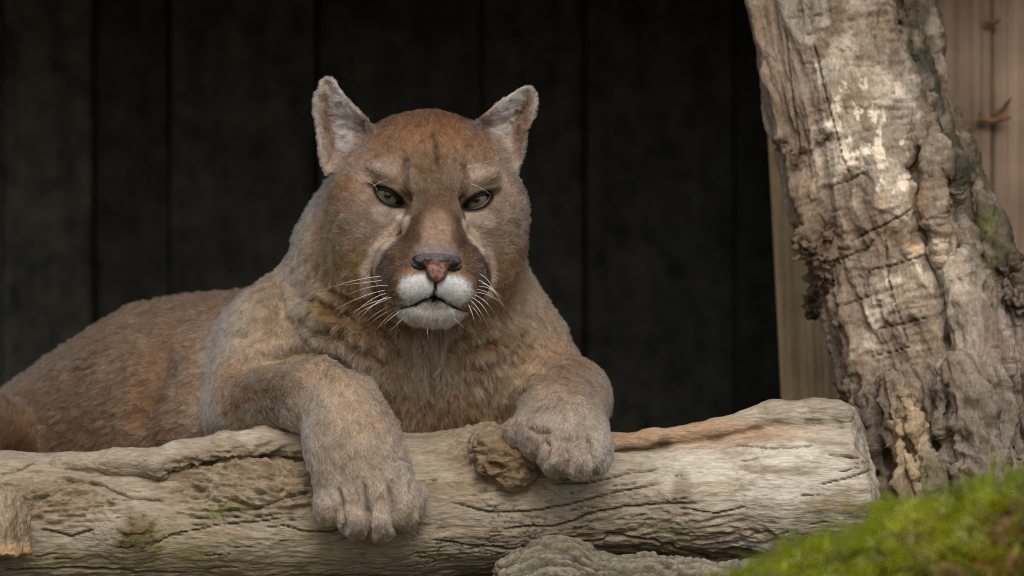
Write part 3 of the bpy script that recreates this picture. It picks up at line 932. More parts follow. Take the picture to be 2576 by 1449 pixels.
pads_line = [(-45, -120), (-34, -122), (-20, -118), (-8, -111), (0, -108), (8, -111), (20, -118), (32, -122), (42, -120)]
def f_head(p):
    l = loc(p)
    e = lambda c, r, R=None: ell(l, c, r, R)
    d = e((0, 85, 38), (82, 92, 61))
    d = smin(d, e((0, 24, -8), (66, 42, 62)), 18)
    for s in (-1, 1):
        d = smin(d, e((s * 66, 62, -14), (46, 66, 60)), 22)
        d = smin(d, e((s * 58, 75, -66), (50, 66, 56)), 25)
        d = smin(d, e((s * 52, 45, -42), (30, 44, 34)), 14)
        d = smin(d, e((s * 46, 5, 24), (30, 19, 12), rotm(0, s * -20, 0)), 10)
    for s in (-1, 1):
        d = smin(d, cone(l, (s * 11, 20, 20), (s * 10, -46, -51), 31, 23), 12)
    d = smin(d, e((0, 30, -105), (54, 70, 36)), 20)
    d = smin(d, e((0, -34, -80), (52, 44, 36)), 12)
    d = smin(d, e((0, -38, -121), (36, 30, 19)), 8)
    for s in (-1, 1):
        d = smin(d, e((s * 27, -52, -92), (32, 29, 26)), 10)
        d = smax(d, -e((s * 31, -15, -8), (9, 12, 12)), 12)
        d = smin(d, np.linalg.norm(l - EYE[s], axis=1) - 20.5, 7)
    for s in (-1, 1):
        d = smin(d, e((s * 40, -28, -81), (24, 43, 36)), 8)
    d = smin(d, e((0, -66, -66), (24, 20, 14)), 6)
    # mouth line, philtrum, eye openings
    m, t = line2d(l[:, 0], l[:, 2], pads_line)
    d = smax(d, -np.maximum(m - 1.3, l[:, 1] + 30), 3)
    d = smax(d, -cone(l, (0, -88, -84), (0, -82, -112), 2.6, 3.4), 3)
    d = smax(d, -e((0, -72, -113), (11, 16, 5)), 4)
    for s in (-1, 1):
        d = smax(d, -np.maximum(almond(l, s), l[:, 1] - EYE[s][1]), 1.5)
    return d / 1000

PR = []      # (region, fn, bounding centre, bounding radius, blend)
def add_c(reg, a, b, ra, rb, k):
    a, b = P(*a), P(*b)
    PR.append((reg, lambda p: cone(p, a, b, ra, rb), (a + b) / 2, float(np.linalg.norm(b - a)) / 2 + max(ra, rb), k))
def add_e(reg, c, r, k, R=None):
    c = P(*c)
    PR.append((reg, lambda p: ell(p, c, r, R), c, max(r), k))
HEAD, EAR, NECK, CHEST, TORSO, LARM, RARM, THIGH, LPAW, RPAW = range(10)
add_c(TORSO, (960, 1040, .34), (600, 1085, .38), .150, .152, .05)
add_c(TORSO, (600, 1085, .38), (420, 1098, .42), .152, .147, .05)
add_c(TORSO, (420, 1098, .42), (230, 1140, .46), .147, .112, .05)
add_c(TORSO, (230, 1140, .46), (0, 1185, .51), .112, .078, .05)
add_c(TORSO, (0, 1185, .51), (-330, 1190, .56), .078, .110, .05)
add_e(THIGH, (-34, 1125, .34), (.046, .055, .052), .03)
add_c(THIGH, (-50, 1150, .36), (-280, 1190, .46), .045, .085, .05)
add_c(NECK, (1054, 560, .20), (1026, 655, .215), .107, .117, .024)
add_c(NECK, (1026, 655, .215), (1018, 770, .225), .117, .132, .035)
add_c(NECK, (1018, 770, .225), (1015, 860, .24), .132, .145, .04)
add_e(CHEST, (1080, 950, .245), (.135, .125, .15), .04)
add_e(TORSO, (775, 915, .28), (.085, .11, .10), .05)
add_e(RARM, (1275, 915, .27), (.062, .09, .090), .04)
add_c(LARM, (715, 880, .23), (640, 1030, .18), .078, .060, .03)
add_c(RARM, (1318, 915, .24), (1430, 1012, .18), .056, .042, .03)
add_c(LARM, (640, 1020, .13), (800, 1000, .03), .040, .036, .018)
add_c(LARM, (800, 1000, .03), (868, 1028, .0), .036, .037, .02)
add_c(LARM, (868, 1028, .0), (885, 1100, -.012), .037, .044, .02)
add_e(LPAW, (884, 1110, -.014), (.051, .040, .045), .02)
add_e(LPAW, (912, 1195, -.022), (.053, .034, .050), .02)
add_e(LPAW, (930, 1250, -.020), (.053, .032, .032), .015)
for a, b, y, rx, ry, rz in ((836, 1264, -.022, .0200, .026, .026), (893, 1297, -.028, .0205, .029, .0245), (960, 1300, -.028, .0205, .029, .025), (1018, 1270, -.020, .0185, .026, .027), (1050, 1262, -.006, .010, .015, .020)):
    add_e(LPAW, (a, b, y), (rx, ry, rz), .0045)
add_c(RARM, (1428, 1005, .16), (1408, 1070, .03), .048, .047, .02)
add_e(RPAW, (1410, 1085, .0), (.052, .042, .036), .02)
for a, b, y, rx, ry, rz in ((1400, 1146, -.022, .0205, .027, .022), (1452, 1157, -.026, .0205, .028, .021), (1503, 1132, -.016, .0170, .027, .027), (1345, 1112, -.008, .0155, .022, .018), (1303, 1088, .004, .0135, .018, .017)):
    add_e(RPAW, (a, b, y), (rx, ry, rz), .0045)
PR.append((HEAD, f_head, wld((0, 50, -20)), .165, .022))
for s in (-1, 1):
    PR.append((EAR, (lambda s: lambda p: f_ear(p, s))(s), P(868 if s < 0 else 1275, 318, .12), .085, .010))
CREASE = []

def f_cat(p, want=False):
    lo, hi = p.min(0), p.max(0)
    d = None
    regd = np.full((10, len(p)), 1.0, f32) if want else None
    for reg, fn, bc, br, k in PR:
        q = np.clip(bc, lo, hi)
        if np.linalg.norm(q - bc) > br + .07:
            continue
        e = fn(p).astype(f32)
        if want:
            regd[reg] = np.minimum(regd[reg], e)
        d = e if d is None else smin(d, e, k)
    if d is None:
        d = np.full(len(p), .08, f32)
    if CREASE:
        for pts, bc, br in CREASE:
            q = np.clip(bc, lo, hi)
            if np.linalg.norm(q - bc) > br + .02:
                continue
            d = smax(d, -chain(p, pts, .004), .006)
    return (d, regd) if want else d

def cast(uv):
    return meet(f_cat, uv)
xs = band(-.98, .24, .010, [(-.66, -.2, .0038), (-.22, .035, .0020), (.03, .13, .0024)])
ys = band(-.10, .74, .012, [(-.10, .13, .0021), (.12, .5, .0052)])
zs = band(.0, .59, .0042, [(.27, .585, .0020), (.02, .16, .0025)])
V, Q = surface(f_cat, xs, ys, zs, 2)
print('cat mesh', len(V), (len(xs), len(ys), len(zs)), round(time.time() - T0, 1))

def attrs(p):
    R = []
    for i in range(0, len(p), 40000):
        R.append(f_cat(p[i:i + 40000], True)[1])
    W = np.concatenate(R, 1)
    W = np.exp(-np.clip(W, -.05, 1) / .012)
    W = W / np.maximum(W.sum(0), 1e-9)
    return W

def coat(p, W, N=None):
    """fur colour by place on the body, some foreleg light and shade painted in"""
    u, w = VP(p)
    l = loc(p)
    x, y, z = l[:, 0], l[:, 1], l[:, 2]
    x = x + 2.6 * perlin(p * 70, 111) + 1.2 * perlin(p * 190, 113); z = z + 2.6 * perlin(p * 70, 112) + 1.2 * perlin(p * 190, 114)
    ax_ = np.abs(x)
    n1 = fbm(p * 38, 3, 101); n2 = fbm(p * 90, 2, 103)
    head = W[HEAD]; ear = W[EAR]
    tbl = {HEAD: (139, 110, 84), EAR: (170, 156, 144), NECK: (157, 133, 107), CHEST: (152, 122, 88), TORSO: (112, 86, 62), LARM: (170, 145, 119), RARM: (162, 136, 112),
           THIGH: (84, 61, 41), LPAW: (172, 153, 132), RPAW: (168, 150, 131)}
    c = sum(W[k][:, None] * lin(*v)[None, :] for k, v in tbl.items()).astype(f32)
    B = lambda cx, cz, rx, rz, s=.5: blob(u, w, cx, cz, rx, rz, s)
    # body
    c = mixc(c, lin(168, 144, 118), .7 * np.clip((1 - sstep(8, 45, line2d(u, w, [(690, 820), (600, 890), (535, 960), (500, 1060)])[0])) * .85 + B(700, 800, 60, 80, .6) * .5, 0, 1) * (W[LARM] + W[TORSO]))  # pale shoulder fur, with the fold's highlight arc painted in
    c = mixc(c, lin(140, 98, 60), np.clip(B(580, 985, 45, 75, .5), 0, 1) * .8 * W[LARM])  # orange inner shading of the folded foreleg, put into the fur colour
    c = mixc(c, lin(84, 64, 44), B(650, 1000, 75, 65, .6) * .8 * W[LARM])  # darkened inside the elbow, shading painted into the coat
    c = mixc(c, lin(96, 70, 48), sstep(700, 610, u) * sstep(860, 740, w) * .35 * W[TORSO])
    c = mixc(c, lin(132, 96, 68), sstep(.2, -.3, n1) * .4 * W[TORSO])
    c = mixc(c, lin(146, 110, 66), np.clip(B(880, 700, 110, 130, .5) + B(1285, 680, 60, 110, .5) * .6, 0, 1) * (head + W[NECK]) * .75)
    c = mixc(c, lin(160, 140, 118), np.clip(B(1090, 900, 45, 130, .6), 0, 1) * .6 * (W[NECK] + W[CHEST]))
    c = mixc(c, lin(140, 98, 60), np.clip(B(1130, 1050, 150, 60, .6), 0, 1) * .6)
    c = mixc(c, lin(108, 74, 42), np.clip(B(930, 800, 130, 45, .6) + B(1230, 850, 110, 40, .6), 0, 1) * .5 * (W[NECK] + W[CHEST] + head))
    c = mixc(c, lin(182, 170, 154), np.clip(B(1500, 1130, 40, 60) + B(1420, 1060, 60, 40) * .6 + B(845, 1235, 40, 40) * .7 + B(1040, 1190, 40, 60) * .7 + B(960, 1290, 60, 40) * .4, 0, 1) * .6 * (W[LPAW] + W[RPAW]))  # pale paw fur, with the bright lit edges painted in
    # head
    h = np.clip(head * 1.3, 0, 1)
    c = mixc(c, lin(130, 92, 56), h * sstep(28, 66, z) * sstep(95, 60, ax_) * .85)
    c = mixc(c, lin(110, 67, 32), h * sstep(55, 92, z + .3 * n1 * 20) * sstep(90, 55, ax_))
    c = mixc(c, lin(146, 98, 56), h * sstep(-72, -94, x) * sstep(75, 15, np.abs(z + 10)) * .9)
    c = mixc(c, lin(144, 124, 106), h * blob(ax_, z, 62, -28, 42, 34, .5) * .8)                    # grey cheek below the eye
    c = mixc(c, lin(96, 74, 53), h * blob(ax_, z, 0, 18, 30, 34, .6) * .85)                       # darker brow centre
    c = mixc(c, lin(178, 157, 138), h * blob(ax_, z, 55, 23, 24, 10, .8) * .65)                    # pale brow patch
    c = mixc(c, lin(60, 46, 34), h * np.clip(1 - sstep(2, 6, line2d(ax_, z, [(31, 12), (33, 26), (31, 40)])[0]), 0, 1) * .6)
    c = mixc(c, lin(52, 38, 26), h * np.clip(1 - sstep(.5, 4.5, line2d(x, z, [(-3, 78), (-1, 60), (2, 45), (3, 30)])[0]), 0, 1) * .65 * sstep(82, 66, z) * sstep(28, 42, z))
    c = mixc(c, lin(192, 172, 156), h * np.clip(1 - sstep(4, 12, line2d(ax_, z, [(60, -20), (46, -19), (34, -22), (36, -34)])[0]), 0, 1) * .75)
    dark = np.clip(1 - sstep(6, 20, line2d(ax_, z, [(26, -20), (30, -38), (38, -55), (46, -70)])[0]), 0, 1)
    mzl = sstep(5, -5, poly2d(ax_, z, [(15, -12), (26, -20), (40, -44), (55, -61), (62, -84), (57, -110), (45, -113), (42, -86), (29, -81), (28, -62), (19, -50), (13, -30)]))
    c = mixc(c, lin(90, 67, 49), h * mzl * .92)
    c = mixc(c, lin(74, 54, 39), h * dark * .45)
    c = mixc(c, lin(70, 51, 37), h * blob(ax_, z, 52, -84, 9, 26, .6) * .6)
    c = mixc(c, lin(72, 53, 39), h * blob(ax_, z, 56, -86, 6, 28, .6) * .5)
    c = mixc(c, lin(216, 190, 164), h * np.clip(1 - sstep(3, 9, line2d(ax_, z, [(34, -26), (47, -44), (61, -60), (70, -82), (67, -106)])[0]), 0, 1) * .95)
    c = mixc(c, lin(168, 140, 118), h * blob(ax_, z, 0, -40, 15, 20, .6) * .9)                    # light bridge of the nose
    c = mixc(c, lin(150, 132, 126), h * blob(ax_, z, 0, -58, 24, 9, .4) * .8)
    c = mixc(c, lin(84, 66, 52), h * blob(ax_, z, 14, -2, 7, 14, .6) * .55)
    c = mixc(c, lin(40, 28, 22), h * np.clip(1 - sstep(2, 6, line2d(ax_, z, [(58, -62), (61, -80), (59, -98), (50, -115)])[0]), 0, 1) * .4)
    wp = blob(ax_, z, 18, -101, 21, 18, .2) * sstep(-10, -35, y)
    c = mixc(c, lin(246, 248, 250), h * np.clip(wp * sstep(-74, -87, z + .15 * ax_ + 5 * n2) , 0, 1))
    ws = np.zeros(len(p), f32)
    for zz in (-88, -94, -100, -106):
        for xx in (32, 38, 44, 50):
            ws = np.maximum(ws, blob(ax_, z, xx + (zz % 4), zz - (xx - 30) * .15, 1.6, 1.3, .5))
    c = mixc(c, lin(70, 56, 48), h * ws * .6 * sstep(10, -10, y))
    mz = np.interp(x, [a for a, _ in pads_line], [b for _, b in pads_line])
    c = mixc(c, lin(236, 230, 222), h * blob(x, z, -1, -130, 38, 17, .3) * sstep(2, -10, y))
    c = mixc(c, lin(70, 62, 54), h * blob(x, z, 0, -118, 20, 6, .6) * sstep(-10, -35, y) * .8)
    c = mixc(c, lin(28, 22, 20), h * sstep(3.4, 1.2, np.abs(z - mz)) * sstep(46, 36, ax_) * sstep(-20, -34, y) * .8)
    c = mixc(c, lin(34, 28, 26), h * sstep(3.2, 1.4, ax_) * (z < -88) * (z > -114) * (y < -40))
    for s in (-1, 1):
        a = almond(l, s)
        near = (y < 30) & (np.abs(x - EYE[s][0]) < 40)
        c = mixc(c, lin(24, 19, 17), h * near * sstep(5.5, 2.0, a))
        oc = EYE[s][[0, 2]] + np.array([s * math.cos(SLANT), math.sin(SLANT)]) * 23
        c = mixc(c, lin(52, 36, 26), h * blob(x, z, oc[0], oc[1], 7, 4, .6) * .9)
        ic = EYE[s][[0, 2]] - np.array([s * math.cos(SLANT), math.sin(SLANT)]) * 20
        dd = line2d(x, z, [(ic[0], ic[1]), (ic[0] - s * 1, ic[1] - 11)])[0]
        c = mixc(c, lin(60, 46, 42), h * near * sstep(4, 1, dd) * .6)
    # ears: pale rim, brown hollow, dark back and base
    for s in (-1, 1):
        m = W[EAR] * ((x * s) > 40)
        cxu = 838 if s < 0 else 1312
        c = mixc(c, lin(112, 78, 60), m * blob(u, w, cxu, 305 if s < 0 else 310, 24, 85, .6) * .8)
        c = mixc(c, lin(208, 198, 190), m * (1 - sstep(6, 26, line2d(u, w, [(836, 215), (868, 290), (880, 360)] if s < 0 else [(1312, 235), (1262, 280), (1245, 330)])[0])) * .8)
        c = mixc(c, lin(88, 80, 76), blob(u, w, 922 if s < 0 else 1203, 312, 22, 24, .6) * .75)
        if N is not None:
            c = mixc(c, lin(120, 98, 84), m * sstep(-.1, .4, N[:, 1]) * .8)
    n3 = perlin(p * 300, 107)
    c = c * np.clip(1 + .20 * n1 + .22 * n2 + .35 * n3, .45, 1.7)[:, None]
    return np.clip(c, .003, .92).astype(f32)

W = attrs(V)
N = vnormals(V, Q)
u, w = VP(V)
jt = perlin(V * 40, 300) * 9
frontv = sstep(.25, -.15, N[:, 1])
rel = np.zeros(len(V), f32)
FOLDS = [  # points, half width, depth (mm), lip height (mm), regions
    ([(1083, 335), (1088, 365), (1094, 400), (1097, 425)], 5, 1.6, .4, (HEAD,)), ([(1019, 405), (1013, 430), (1012, 455)], 6, 2.0, .4, (HEAD,)), ([(1165, 415), (1171, 440), (1174, 462)], 6, 2.0, .4, (HEAD,)),
    ([(1010, 562), (988, 598), (960, 634), (945, 684), (952, 735), (985, 775)], 7, .9, .5, (HEAD,)), ([(1172, 568), (1195, 604), (1218, 644), (1229, 690), (1216, 738), (1185, 775)], 7, .9, .5, (HEAD,)),
    ([(760, 735), (800, 757), (850, 778), (910, 803), (970, 840), (1015, 865)], 13, 7, 3.5, (NECK, CHEST, HEAD)), ([(800, 720), (870, 745), (930, 785), (1000, 838)], 10, 5, 2.5, (NECK, CHEST, HEAD)),
    ([(780, 800), (860, 835), (930, 880), (985, 915)], 11, 5, 3, (NECK, CHEST)), ([(740, 830), (830, 890), (910, 950), (980, 1020)], 12, 5, 3, (NECK, CHEST, TORSO, LARM)),
    ([(695, 690), (712, 760), (745, 830)], 9, 4, 2.5, (NECK, TORSO)), ([(1290, 1015), (1325, 980), (1355, 945), (1385, 905)], 11, 6, 3, (NECK, CHEST, RARM)),
    ([(1265, 830), (1200, 862), (1135, 878)], 10, 5, 3, (NECK, CHEST)), ([(1285, 880), (1220, 915), (1160, 925)], 10, 4, 2.5, (NECK, CHEST)), ([(1075, 860), (1085, 930), (1095, 1010)], 14, 3, 2, (NECK, CHEST)),
    ([(846, 1215), (858, 1255), (866, 1300), (866, 1345)], 6, 5.5, 1.2, (LPAW,)), ([(912, 1195), (922, 1245), (928, 1295), (930, 1355)], 6, 5.5, 1.2, (LPAW,)), ([(972, 1205), (984, 1250), (992, 1295), (996, 1345)], 6, 5.5, 1.2, (LPAW,)), ([(1028, 1205), (1042, 1250), (1046, 1300)], 6, 4.5, 1, (LPAW,)),
    ([(985, 1162), (1010, 1155), (1032, 1160)], 4, 2, .6, (LPAW,)), ([(1372, 1090), (1379, 1125), (1372, 1170)], 6, 5.5, 1.2, (RPAW, RARM)), ([(1424, 1120), (1428, 1150), (1428, 1190)], 6, 5, 1.0, (RPAW,)), ([(1478, 1095), (1482, 1130), (1484, 1170)], 6, 5, 1.0, (RPAW,)),
    ([(1322, 1070), (1350, 1088), (1392, 1084)], 6, 3.5, 1, (RPAW, RARM)), ([(1335, 1002), (1375, 998), (1400, 1004)], 4, 2, .6, (RARM, RPAW)), ([(1412, 1000), (1450, 1004), (1492, 1026)], 4, 2, .6, (RARM, RPAW)), ([(1310, 1040), (1290, 1060), (1285, 1085)], 6, 2.5, 1, (RPAW, RARM)),
    ([(622, 955), (640, 985), (630, 1020)], 12, 4, 2, (LARM,)), ([(560, 945), (610, 918), (680, 900), (760, 888), (840, 892), (900, 918)], 11, 6, 1.5, (TORSO, NECK, CHEST, LARM)), ([(590, 870), (640, 840), (690, 800)], 12, 3, 2, (LARM, TORSO)),
    ([(165, 943), (215, 930), (265, 915)], 4, 3, 1, (TORSO,)), ([(195, 906), (240, 893), (292, 878)], 4, 3, 1, (TORSO,)), ([(430, 850), (400, 960), (330, 1090)], 30, 6, 3, (TORSO,))]
for pts_, hw, dep, lip, regs in FOLDS:
    dd, tt = line2d(u + jt * .5, w + jt, pts_)
    m = np.clip(sum(W[k_] for k_ in regs) * 1.4, 0, 1) * frontv * sstep(0, .28, tt) * sstep(1, .85, tt)
    rel += m * .00135 * (lip * np.exp(-((dd - 2.2 * hw) / (1.1 * hw)) ** 2) - dep * np.exp(-(dd / hw) ** 2))
jz = np.clip(blob(u, w, 890, 800, 150, 70, .5) + blob(u, w, 1215, 860, 110, 60, .5), 0, 1) * np.clip(W[NECK] + W[CHEST], 0, 1)
tw = np.stack([V[:, 0] * .8 + V[:, 2] * .6, V[:, 1], V[:, 2] * .8 - V[:, 0] * .6], 1)
sgnx = np.where(u > 1100, -1, 1)
tw = np.stack([V[:, 0] * .8 - sgnx * V[:, 2] * .6, V[:, 1], V[:, 2] * .8 + sgnx * V[:, 0] * .6], 1)
rel += jz * .008 * (fbm(tw * np.array([45, 40, 75], f32), 2, 310, ridged=True) - .7) * frontv
rel += .0012 * fbm(V * 30, 3, 320) * (1 - W[HEAD] * .7)
V = (V + N * rel[:, None]).astype(f32)
N = vnormals(V, Q)
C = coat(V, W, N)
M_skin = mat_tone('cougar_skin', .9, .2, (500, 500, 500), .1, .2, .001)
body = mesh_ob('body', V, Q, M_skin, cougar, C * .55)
print('coat', round(time.time() - T0, 1))

# ---- fur
def local_flow(p, n, W):
    u, w = VP(p)
    l = loc(p)
    F = np.zeros((len(p), 3), f32)
    nose = np.array([0, -80, -66], f32)
    hd = l - nose
    hd[:, 2] += np.where(l[:, 2] < -66, -.25 * np.abs(hd[:, 2]), 0)
    hd = hd / np.maximum(np.linalg.norm(hd, axis=1, keepdims=True), 1)
    hd = hd @ HR.T
    hd[:, 2] -= .35 * sstep(-40, -110, l[:, 2]) + .2 * sstep(75, 110, np.abs(l[:, 0]))
    sgn = np.sign(l[:, 0])
    earf = np.stack([sgn * .9, np.full(len(p), .1), -.05 + 0 * u], 1)
    xx = (u - 1050) / 300
    neck = np.stack([xx * .75, .15 + 0 * u, -1 + 0 * u], 1)
    chest = np.stack([(u - 1090) / 500, -.05 + 0 * u, -1 + 0 * u], 1)
    tors = np.stack([-1 + 0 * u, .2 + 0 * u, -.22 - .25 * sstep(760, 1000, w)], 1)
    la = np.where((u < 760)[:, None], np.stack([-.55 + 1.3 * sstep(560, 740, u), -.2 + 0 * u, -.6 + .3 * sstep(560, 740, u)], 1), np.stack([.45 * sstep(980, 860, u) + .05, -.25 + 0 * u, -1 + 0 * u], 1))
    ra = np.stack([.15 * (u - 1410) / 100, -.35 + 0 * u, -1 + 0 * u], 1)
    pawl = np.stack([.4 * (u - 925) / 100, -.1 + 0 * u, -1 + 0 * u], 1)
    pawr = np.stack([.4 * (u - 1430) / 100, -.25 + 0 * u, -.9 + 0 * u], 1)
    th = np.stack([.25 + 0 * u, -.1 + 0 * u, 1.0 + 0 * u], 1)
    for k, v in ((HEAD, hd), (EAR, earf), (NECK, neck), (CHEST, chest), (TORSO, tors), (LARM, la), (RARM, ra), (THIGH, th), (LPAW, pawl), (RPAW, pawr)):
        F += W[k][:, None] * v
    F += .35 * np.stack([perlin(p * 45, 201), perlin(p * 45, 202), perlin(p * 45, 203)], 1) * np.array([1, .6, 1], f32)
    F -= (F * n).sum(1, keepdims=True) * n
    return F / np.maximum(np.linalg.norm(F, axis=1, keepdims=True), 1e-5)

fc = V[Q].mean(1); fn_ = N[Q].mean(1)
ar = np.linalg.norm(np.cross(V[Q[:, 2]] - V[Q[:, 0]], V[Q[:, 3]] - V[Q[:, 1]]), axis=1) / 2
Wf = W[:, Q[:, 0]]
view = np.array([0, -D, ZC], f32) - fc
view /= np.linalg.norm(view, axis=1, keepdims=True)
fac = (fn_ * view).sum(1)
dn = {HEAD: 1.7, EAR: 1.6, NECK: 1.0, CHEST: .9, TORSO: .85, LARM: 1.25, RARM: 1.25, THIGH: .8, LPAW: 1.35, RPAW: 1.35}
dens = sum(Wf[k] * v for k, v in dn.items()) * 1e6
uf, wf = VP(fc)
dens = dens * np.where(fac > -.12, 1, np.where(fac > -.5, .35, .0)) * (fc[:, 0] > -.72) * (wf < 1420)
lf = loc(fc)
bald = np.zeros(len(fc))
mz = np.interp(lf[:, 0], [a for a, _ in pads_line], [b for _, b in pads_line])
bald = np.maximum(bald, (np.abs(lf[:, 2] - mz) < 1.7) & (np.abs(lf[:, 0]) < 44) & (lf[:, 1] < -25))
for s in (-1, 1):
    bald = np.maximum(bald, (almond(lf, s) < 1.6) & (lf[:, 1] < 40))
nosed = poly2d(np.abs(lf[:, 0]), lf[:, 2], [(0, -63), (22, -63), (28, -70), (24, -80), (14, -86), (8, -95), (0, -98)])
bald = np.maximum(bald, (nosed < .5) & (lf[:, 1] < -55))
dens = dens * (1 - bald)
cnt = rng.poisson(ar * dens)
fi = np.repeat(np.arange(len(Q)), cnt); n = len(fi)
a, b = rng.random((n, 1)).astype(f32), rng.random((n, 1)).astype(f32)
root = V[Q[fi, 0]] * (1 - a) * (1 - b) + V[Q[fi, 1]] * a * (1 - b) + V[Q[fi, 2]] * a * b + V[Q[fi, 3]] * (1 - a) * b
nn = N[Q[fi, 0]] * (1 - a) * (1 - b) + N[Q[fi, 1]] * a * (1 - b) + N[Q[fi, 2]] * a * b + N[Q[fi, 3]] * (1 - a) * b
nn /= np.maximum(np.linalg.norm(nn, axis=1, keepdims=True), 1e-6)
Wh = W[:, Q[fi, 0]]
fl = local_flow(root, nn, Wh)
lh = loc(root)
Lr = {HEAD: .0046, EAR: .0032, NECK: .0085, CHEST: .0110, TORSO: .0090, LARM: .0062, RARM: .0062, THIGH: .013, LPAW: .0052, RPAW: .0052}
ln = sum(Wh[k] * v for k, v in Lr.items())
hm = Wh[HEAD]
ln = ln * (1 - hm * .55 * blob(np.abs(lh[:, 0]), lh[:, 2], 0, -35, 40, 40, .5))            # short on the nose
ln = ln * (1 + hm * .9 * sstep(70, 108, np.abs(lh[:, 0])) + hm * 1.3 * sstep(-116, -135, lh[:, 2]) + hm * .25 * sstep(60, 90, lh[:, 2]))
ln = ln * (1 + Wh[EAR] * 2.2 * np.clip(1 - sstep(8, 30, np.minimum(line2d(*VP(root), [(850, 262), (868, 300), (880, 360)])[0], line2d(*VP(root), [(1296, 262), (1262, 290), (1245, 330)])[0])), 0, 1))
eyed = np.minimum(almond(lh, -1), almond(lh, 1))
ln = ln * (1 - hm * .6 * sstep(14, 2, eyed))
ln = ln * rng.uniform(.75, 1.25, n) * (1 + .35 * perlin(root * 120, 55))
lift = (.26 * Wh[HEAD] + .24 * Wh[TORSO] + .36 * (Wh[NECK] + Wh[CHEST]) + .38 * Wh[EAR] + .34 * (Wh[LARM] + Wh[RARM] + Wh[LPAW] + Wh[RPAW]) + .5 * Wh[THIGH])
lift = lift * rng.uniform(.5, 1.5, n) + .25 * perlin(root * 75, 66)
# tufts: neighbouring hairs lean the same way
tf = np.stack([perlin(root * 130, 31), perlin(root * 130, 32), perlin(root * 130, 33)], 1)
jaw = np.clip(blob(*VP(root), 900, 800, 150, 75, .5) + blob(*VP(root), 1220, 850, 120, 60, .5) + .5 * blob(*VP(root), 1090, 950, 160, 130, .5), 0, 1) * (Wh[NECK] + Wh[CHEST])
ln = ln * (1 + .5 * jaw)
tuft = (.35 * Wh[HEAD] + (.5 + .5 * jaw) * (Wh[NECK] + Wh[CHEST]) + .35 * (Wh[TORSO] + Wh[LARM] + Wh[RARM] + Wh[LPAW] + Wh[RPAW]) + .7 * Wh[EAR])
d0 = fl + nn * np.clip(lift, .1, 1.2)[:, None] * 1.2 + tf * tuft[:, None] + rng.normal(0, .07, (n, 3))
d0 /= np.linalg.norm(d0, axis=1, keepdims=True)
d1 = fl + nn * np.clip(lift - .18, -.05, 1)[:, None] + tf * tuft[:, None] * 1.4 + rng.normal(0, .09, (n, 3))
d1 /= np.linalg.norm(d1, axis=1, keepdims=True)
k = 4
t = np.linspace(0, 1, k).astype(f32)
pts = root[:, None] - nn[:, None] * .0005 + ln[:, None, None] * (d0[:, None] * (t - .5 * t * t)[None, :, None] + d1[:, None] * (.5 * t * t)[None, :, None])
cell = np.where(jaw > .35, 115.0, np.where(hm + Wh[EAR] > .5, 230.0, 150.0))[:, None]
cl = cell_centre(root * cell) / cell
clump = (.20 * (hm + Wh[EAR]) + (.36 + .25 * jaw) * (Wh[NECK] + Wh[CHEST]) + .38 * (Wh[TORSO] + Wh[THIGH]) + .28 * (Wh[LARM] + Wh[RARM] + Wh[LPAW] + Wh[RPAW])) * rng.uniform(.5, 1.2, n)
pull = cl - root
pull -= (pull * nn).sum(1, keepdims=True) * nn
pts = pts + pull[:, None] * (clump[:, None] * t[None] ** 1.3)[:, :, None]
rad = (.00017 * (hm + Wh[EAR]) + .00025 * (1 - hm - Wh[EAR])) * rng.uniform(.75, 1.25, n)
guard = rng.random(n) < .40
rad = rad * np.where(guard, 1.55, .8)
rad = rad[:, None] * np.array([1.0, 1.0, .75, .15])[None]
cc = coat(root, Wh, nn)
s1 = np.cross(nn, fl)
st = perlin(np.stack([(root * fl).sum(1) * 90, (root * s1).sum(1) * 420, 7 + 0 * ln], 1), 411)
cc = cc * np.clip(1 + .55 * st * (1 - .4 * hm), .5, 1.6)[:, None]
j = rng.normal(0, 1, n)
cc = cc * np.exp(np.where(guard, .26 * j + .08, .05 * j - .30))[:, None]
ag = rng.random(n)
cc = np.where((ag < .06)[:, None], cc * .45, cc)
cc = np.where((ag > .93)[:, None], cc * .6 + lin(205, 190, 170) * .4, cc)
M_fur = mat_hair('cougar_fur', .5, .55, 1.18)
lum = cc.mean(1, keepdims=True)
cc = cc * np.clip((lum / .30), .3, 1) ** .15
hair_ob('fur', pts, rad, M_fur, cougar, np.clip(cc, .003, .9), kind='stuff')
print('fur', n, round(time.time() - T0, 1))

# ---- eyes
def uvsphere(c, r, nu=72, nv=48):
    th = np.linspace(0, 2 * math.pi, nu, endpoint=False); ph = np.linspace(0, math.pi, nv)
    g = np.stack(np.meshgrid(ph, th, indexing='ij'), -1).reshape(-1, 2)
    d = np.stack([np.sin(g[:, 0]) * np.cos(g[:, 1]), -np.cos(g[:, 0]), np.sin(g[:, 0]) * np.sin(g[:, 1])], 1)   # pole towards the camera
    i = np.arange(nu * nv).reshape(nv, nu)
    Qs = np.stack([i[:-1], np.roll(i[:-1], -1, 1), np.roll(i[1:], -1, 1), i[1:]], -1).reshape(-1, 4)
    return d, c + d * r, Qs
M_eye = mat_tone('wet_eye', .3, .0, (900, 900, 900), .05, .12, .0005)
M_eye.node_tree.nodes['Principled BSDF'].inputs['Coat Weight'].default_value = .6
M_eye.node_tree.nodes['Principled BSDF'].inputs['Coat Roughness'].default_value = .02
M_lid = mat_tone('eyelid_skin', .38, .3, (900, 900, 900), .5, .2, .0005)
